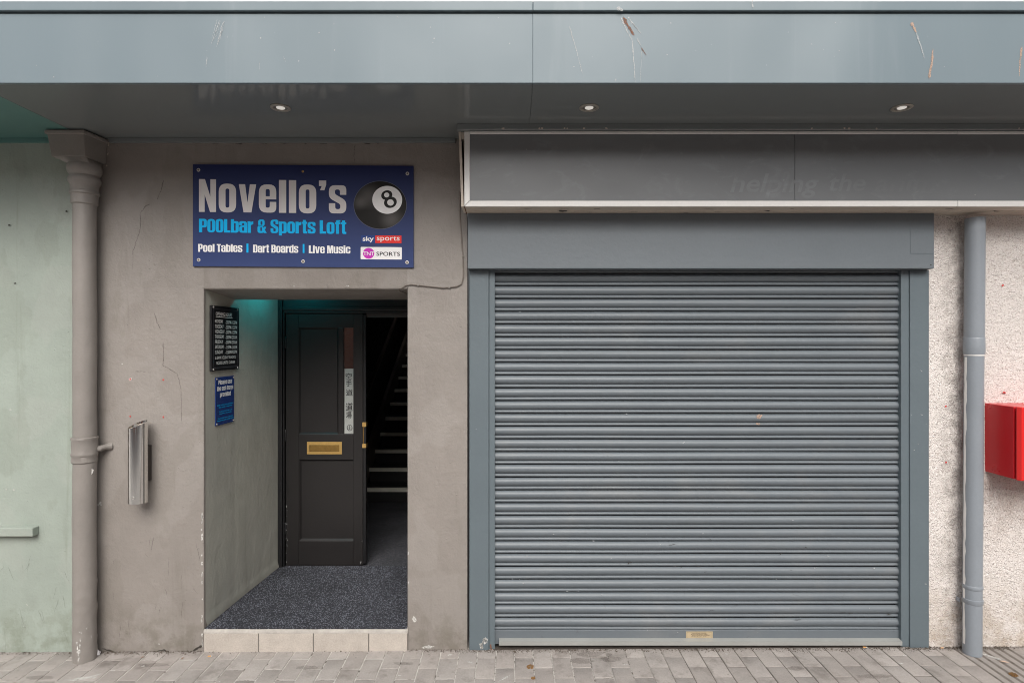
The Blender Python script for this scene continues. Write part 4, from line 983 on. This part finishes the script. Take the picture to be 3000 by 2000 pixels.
# ------------------------------------------------------------------ cable
pts = [P(x, y, -.008) for x, y in ((1347, 560), (1348, 640), (1352, 690), (1357, 760), (1357.5, 812), (1352, 832), (1338, 839), (1300, 843), (1250, 838), (1205, 833), (1188, 836), (1176, 845))] + [Vector((P(1170, 849, 0).x, -.004, DT + .004)), Vector((P(1168, 0, 0).x, .02, DT - .008)), Vector((P(1185, 0, 0).x, .12, DT - .02))]
cb = thing('cable', 'thin painted cable looping from sign box to doorway corner', 'cable', pts[3])
MB().tube(pts, .0032, 8).build('wire', simple('cable_sheath', (.17, .145, .125), .6), cb, 60)
for x, y in ((1357, 750), (1317, 842), (1225, 835)):
    p = P(x, y, -.006); MB().box(p.x - .005, p.x + .005, -.013, -.0005, p.z - .005, p.z + .005).build('clip', m_taupe_pipe, cb, bevel=.001)
# ------------------------------------------------------------------ right-hand rain pipe
gp = thing('rain_pipe', 'grey painted rain pipe on the white roughcast wall', 'rain pipe', (2.64, -.07, gz(2.64)))
cx0, cx1, cy = 2.657, 2.640, -.072
def pcx(z): return cx1 + (cx0 - cx1) * max(0, min(1, z / 2.5))
def section(name, z0, z1, r, n=48, k=8, dx=0.): 
    zs = [z0 + (z1 - z0) * i / k for i in range(k + 1)]
    return MB().lathe([(r, z) for z in zs], [(pcx(z) + dx, cy) for z in zs], n).build(name, m_gpipe, gp, 60)
jt, jb = P(0, 992, -.12).z, P(0, 1036, -.12).z
section('upper_pipe', jt, 2.506, .0495); section('lower_pipe', gz(2.64) + .004, jb, .0475)
MB().lathe([(.0505, jt + .006), (.0525, jt), (.0515, jt - .02), (.0525, jt - .025), (.0525, jb + .012), (.0505, jb - .004)], (pcx(1.7), cy), 48).build('socket', m_gpipe, gp, 35)
MB().lathe([(.0485, jb - .004), (.0485, jb - .012)], (pcx(1.7), cy), 48).build('joint_seal', m_trim, gp)
z1c, z2c = P(0, 1722, -.12).z, P(0, 1770, -.12).z
MB().lathe([(.0480, z1c + .004), (.050, z1c), (.050, z1c - .016), (.048, z1c - .02)], (pcx(.4), cy), 40).build('clip_band', m_gpipe, gp, 35)
MB().lathe([(.0480, z2c + .018), (.0505, z2c + .016), (.0505, z2c - .006), (.048, z2c - .01)], (pcx(.4), cy), 40).build('clip_band', m_gpipe, gp, 35)
l = P(2802, 1752, -.01); MB().box(l.x, pcx(.4) - .04, -.03, -.003, l.z - .012, l.z + .012).build('wall_lug', m_gpipe, gp, bevel=.003)
# strip of unpainted plastic down the left side of the lower pipe
mb = MB(); n = 40; rr = random.Random(5)
for i in range(n + 1):
    z = gz(2.64) + .06 + (jb - gz(2.64) - .08) * i / n
    for a in (168 + rr.uniform(-3, 3), 178, 188 + rr.uniform(-5, 5)):
        mb.v.append(Vector((pcx(z) + .0481 * math.cos(R(a)), cy + .0481 * math.sin(R(a)), z)))
mb.f = [[3 * i + k, 3 * i + k + 1, 3 * i + 4 + k, 3 * i + 3 + k] for i in range(n) for k in range(2)]
mb.build('bare_strip', m_trim, gp)
# ------------------------------------------------------------------ red box
rb = thing('red_wall_box', 'bright red metal wall box at the right edge beside grey pipe', 'wall box', (2.97, -.1, 1.04))
XB, zb_, zt_ = 2.772, 1.040, 1.440
MB().box(XB, 3.17, -.200, .006, zb_, zt_).build('body', m_red, rb, bevel=.004)
MB().box(XB + .012, 3.16, -.213, -.204, zb_ + .008, zt_ - .008).build('seal_gap', simple('dark_red_gap', (.05, .004, .004), .6, bump=0), rb)
MB().prism([(XB - .001, -.2125), (XB - .001, -.222), (XB + .010, -.240), (3.161, -.240), (3.171, -.222), (3.171, -.2125)], 'z', zb_ - .001, zt_ + .001).build('lid', m_red2, rb, bevel=.003)
for z in (P(0, 1222, -.21).z, P(0, 1361, -.21).z): screw(rb, (XB + .0095, -.209, z), .0045, nrm=(-1, 0, 0))
for i, (x, y) in enumerate([(2770, 1190), (2937, 836), (2941, 1149), (2771, 1353), (2943, 1150)]):
    blob('red_paint_spot', m_chipred, rw, x, y, -.004, 6, 5, 0, i, .4, 8, .002)
# ------------------------------------------------------------------ litter and debris
def ground_blob(name, mat, x, y, rx, ry, ang, seed, hh=.0048, parent=None, jag=.4):
    rr = random.Random(seed); pts = []
    for i in range(18):
        t = 2 * math.pi * i / 18; q = 1 + rr.uniform(-jag, jag); u, v = rx * math.cos(t) * q, ry * math.sin(t) * q
        pts.append((x + u * math.cos(ang) - v * math.sin(ang), y + u * math.sin(ang) + v * math.cos(ang)))
    o = MB().flat([pts], lambda a, b: (a, b, hh)).build(name, mat, pav); return o
def gp_(px, py):
    z = CAMH * FPX / (py - 1000); return ((px - 1500) / FPX * z, z - CAMD)
for i, (px, py, a, b, t) in enumerate([(247, 1977, .05, .013, .15), (275, 1970, .03, .006, .6), (210, 1983, .035, .004, -.1), (330, 1956, .012, .005, 0), (1377, 1937, .014, .010, 0), (1478, 1985, .035, .006, .7), (1833, 1946, .012, .004, 0), (2128, 1917, .008, .006, 0), (2640, 1948, .014, .008, 0), (2650, 1925, .014, .006, 0), (1319, 1915, .014, .008, 0), (418, 1943, .010, .006, 0), (1170, 1975, .008, .005, .3), (640, 1990, .014, .003, .4)]):
    x, y = gp_(px, py); ground_blob('white_splash', m_chip, x, y, a, b, t, i)
m_stain = simple('dark_stain', (.14, .115, .10), .8, var=.3, vs=30, bump=0, patchy=.32)
for i, (px, py, a, b) in enumerate([(1745, 1918, .10, .035), (1790, 1930, .06, .03), (1700, 1935, .07, .03), (2330, 1960, .05, .02), (900, 1950, .06, .02), (450, 1940, .09, .02), (120, 1975, .08, .02), (1180, 1940, .06, .015), (2560, 1985, .09, .02)]):
    x, y = gp_(px, py); ground_blob('stain', m_stain, x, y, a, b, 0, i + 60, .0044, None, .2)
m_moss = simple('dry_moss', (.16, .085, .03), .95, var=.4, vs=60, bump=.003)
for i, (px, py, r_) in enumerate([(1553, 1952, .020), (1562, 1985, .010), (2968, 1983, .02)]):
    x, y = gp_(px, py); mb = MB(); rr = random.Random(i)
    for k in range(70):
        a, q = rr.uniform(0, 6.3), r_ * math.sqrt(rr.random()); c = Vector((x + q * math.cos(a), y + q * math.sin(a), gz(x) + .005))
        s_ = rr.uniform(.002, .0045); mb.add([c + Vector((-s_, -s_, 0)), c + Vector((s_, -s_, 0)), c + Vector((0, s_, 0)), c + Vector((rr.uniform(-s_, s_), rr.uniform(-s_, s_), s_ * 1.6))], [(0, 1, 3), (1, 2, 3), (2, 0, 3), (2, 1, 0)])
    tag(mb.build('moss_tuft', m_moss, loc=(x, y, gz(x))), ('brown moss tuft on pavers before shutter left end', 'tiny brown moss tuft at the frame bottom', 'dark moss clump lying in drainage channel')[i], 'moss')
# grit swept against the foot of the walls
mb = MB(); rr = random.Random(99)
for k in range(11000):
    x = rr.uniform(-3.3, 3.4)
    if DL < x < DR and rr.random() < .85: continue
    dens = .5 + .5 * mnoise.noise(Vector((x * 4, 2, 0))) + (.5 if 2.3 < x < 2.9 else 0) + (.45 if -2.42 < x < -2.0 else 0) - (.25 if x < -2.5 else 0)
    if rr.random() > dens: continue
    yb = -.001 if not -.25 < x < 2.42 else -.008
    y = yb - abs(rr.gauss(0, .018)) ; s_ = rr.uniform(.0012, .0042) * (1 + (rr.random() < .06))
    c = Vector((x, y, gz(x) + .0048)); 
    mb.add([c + Vector((rr.uniform(-s_, s_), rr.uniform(-s_, s_), 0)) for _ in range(3)] + [c + Vector((rr.uniform(-s_, s_) * .4, rr.uniform(-s_, s_) * .4, s_ * 1.1))], [(0, 1, 3), (1, 2, 3), (2, 0, 3)])
tag(mb.build('grit', simple('grit_dirt', (.095, .075, .058), .95, var=.6, vs=40, fine=.5, bump=0)), 'dark grit and crumbs along the foot of the walls', 'grit', kind='stuff')
mb = MB()
for k in range(2600):    # sand and grit lying in the joints
    kx = rr.randint(-31, 31); x = .014 + PW * kx + rr.gauss(0, .0022); y = -rr.random() * .55; s_ = rr.uniform(.001, .0026)
    c = Vector((x, y, gz(x) + .0012)); mb.add([c + Vector((rr.uniform(-s_, s_), rr.uniform(-s_, s_), 0)) for _ in range(3)] + [c + Vector((0, 0, s_ * 1.3))], [(0, 1, 3), (1, 2, 3), (2, 0, 3)])
tag(mb.build('joint_crumbs', simple('crumb_dirt', (.16, .13, .11), .95, var=.7, vs=60, fine=.5, bump=0)), 'dark crumbs lying in the paver joints', 'grit', kind='stuff')
def butt(px, py, ang, label, col=(.60, .32, .12)):
    x, y = gp_(px, py); z = gz(x) + .009; d = Vector((math.cos(ang), math.sin(ang), 0))
    t = thing('cigarette_butt', label, 'cigarette butt', (x, y, z - .004), 'cigarette butts on the pavement'); c = Vector((x, y, z))
    MB().tube([c - d * .013, c + d * .004], .0037, 8).build('filter', simple('filter_tip', col, .8, bump=0), t, 50)
    MB().tube([c + d * .0041, c + d * .011], [.0036, .0030], 8).build('paper', m_chip, t, 50)
butt(616, 1917, .05, 'orange tipped cigarette butt lying at the left end of the doorstep')
butt(2535, 1902, -.1, 'orange tipped cigarette butt lying by the shutter right end')
butt(2762, 1905, .2, 'cigarette butt in the dirt between shutter frame and grey pipe', (.55, .36, .22))
cx_, cy_ = gp_(282, 1908)
mb = MB(); n = 12
for i, (r_, z) in enumerate(((.017, .0), (.026, .010), (.024, .026), (.013, .036), (.004, .030))):
    for k in range(n): q = r_ * (1 + random.uniform(-.35, .35)); mb.v.append(Vector((cx_ + q * math.cos(6.283 * k / n), cy_ - .012 + q * math.sin(6.283 * k / n), gz(cx_) + .004 + z + random.uniform(-.004, .004))))
mb.f = [[i * n + k, i * n + (k + 1) % n, (i + 1) * n + (k + 1) % n, (i + 1) * n + k] for i in range(4) for k in range(n)]
tag(mb.build('crumpled_paper', simple('crumpled_tissue', (.68, .67, .68), .8), loc=(cx_, cy_, gz(cx_))), 'crumpled white paper lying behind the foot of the brown pipe', 'litter')
px_, py_ = gp_(2905, 1928)
tag(MB().hexa([(px_ - .04, py_ + .03, gz(2.8) + .001), (px_ - .034, py_ + .035, gz(2.8) + .001), (px_ + .022, py_ - .035, gz(2.8) + .002), (px_ + .014, py_ - .038, gz(2.8) + .002), (px_ - .04, py_ + .03, gz(2.8) + .006), (px_ - .034, py_ + .035, gz(2.8) + .006), (px_ + .022, py_ - .035, gz(2.8) + .007), (px_ + .014, py_ - .038, gz(2.8) + .007)]).build('paper_scrap', m_chip, loc=(px_, py_, gz(2.8))), 'thin white paper scrap lying in drainage channel groove', 'litter')
for i, (px, py, ang) in enumerate(((2942, 1947, -.5), (535, 1923, 1.2), (418, 1919, .4))):
    x, y = gp_(px, py); d = Vector((math.cos(ang), math.sin(ang), 0)); e = Vector((-d.y, d.x, 0)); c = Vector((x, y, gz(x) + .008)); L = (.026, .013, .011)[i]
    mb = MB().add([c - d * L, c + e * L * .3 + Vector((0, 0, .004)), c + d * L, c - e * L * .3 + Vector((0, 0, .003)), c + Vector((0, 0, .001))], [(0, 4, 1), (4, 2, 1), (0, 3, 4), (3, 2, 4)])
    tag(mb.build('dry_leaf', simple('dry_leaf', (.52, .37, .28) if i == 0 else (.22, .10, .04), .8, bump=0), loc=(x, y, gz(x))), ('pale tan leaf lying right of drainage channel', 'small brown leaf at the taupe wall foot near doorstep', 'tiny brown leaf at the taupe wall foot near brown pipe')[i], 'leaf')
# ------------------------------------------------------------------ brick building across the street (seen only as a reflection)
def brick_mat():
    t = NT('red_brick'); b = t.n('ShaderNodeTexBrick'); o = t.sepz(); cv = t.n('ShaderNodeCombineXYZ'); t.l(o[0], cv.inputs[0]); t.l(o[2], cv.inputs[1]); t.l(cv.outputs[0], b.inputs['Vector'])
    b.inputs['Scale'].default_value = 1; b.inputs['Brick Width'].default_value = .225; b.inputs['Row Height'].default_value = .075; b.inputs['Mortar Size'].default_value = .006
    b.inputs['Color1'].default_value = (.40, .15, .09, 1); b.inputs['Color2'].default_value = (.30, .11, .07, 1); b.inputs['Mortar'].default_value = (.35, .3, .26, 1)
    return t.done(b.outputs[0], .85)
bk = thing('brick_building', 'red brick building across the street, mirrored in the door glass', 'building', (0, -11.5, -.1))
YB = -11.5
MB().box(-22, 22, YB - 3, YB, -.3, 5.2).build('wall', brick_mat(), bk)
MB().box(-22.2, 22.2, YB - 3, YB + .2, 5.2, 5.4).build('cornice', m_kerb, bk)
for x in (-19.5, -16.5, -13.5, -9.2, -1.4, 3.0, 7.4, 11.8):
    MB().box(x - .8, x + .8, YB - .01, YB + .12, -.2, 2.9).build('cream_reflector', m_white, bk)  # unseen cream slabs added to brighten the steel ashtray's reflection
m_pane = simple('window_pane', (.03, .035, .04), .08, bump=0)
for i in range(9):
    x = -17.5 + i * 4.4
    o = MB().box(x - .75, x + .75, YB - .02, YB + .05, 3.0, 4.6).build('window', m_trim, bk); MB().box(x - .66, x + .66, YB + .045, YB + .055, 3.09, 4.51).build('pane', m_pane, o)
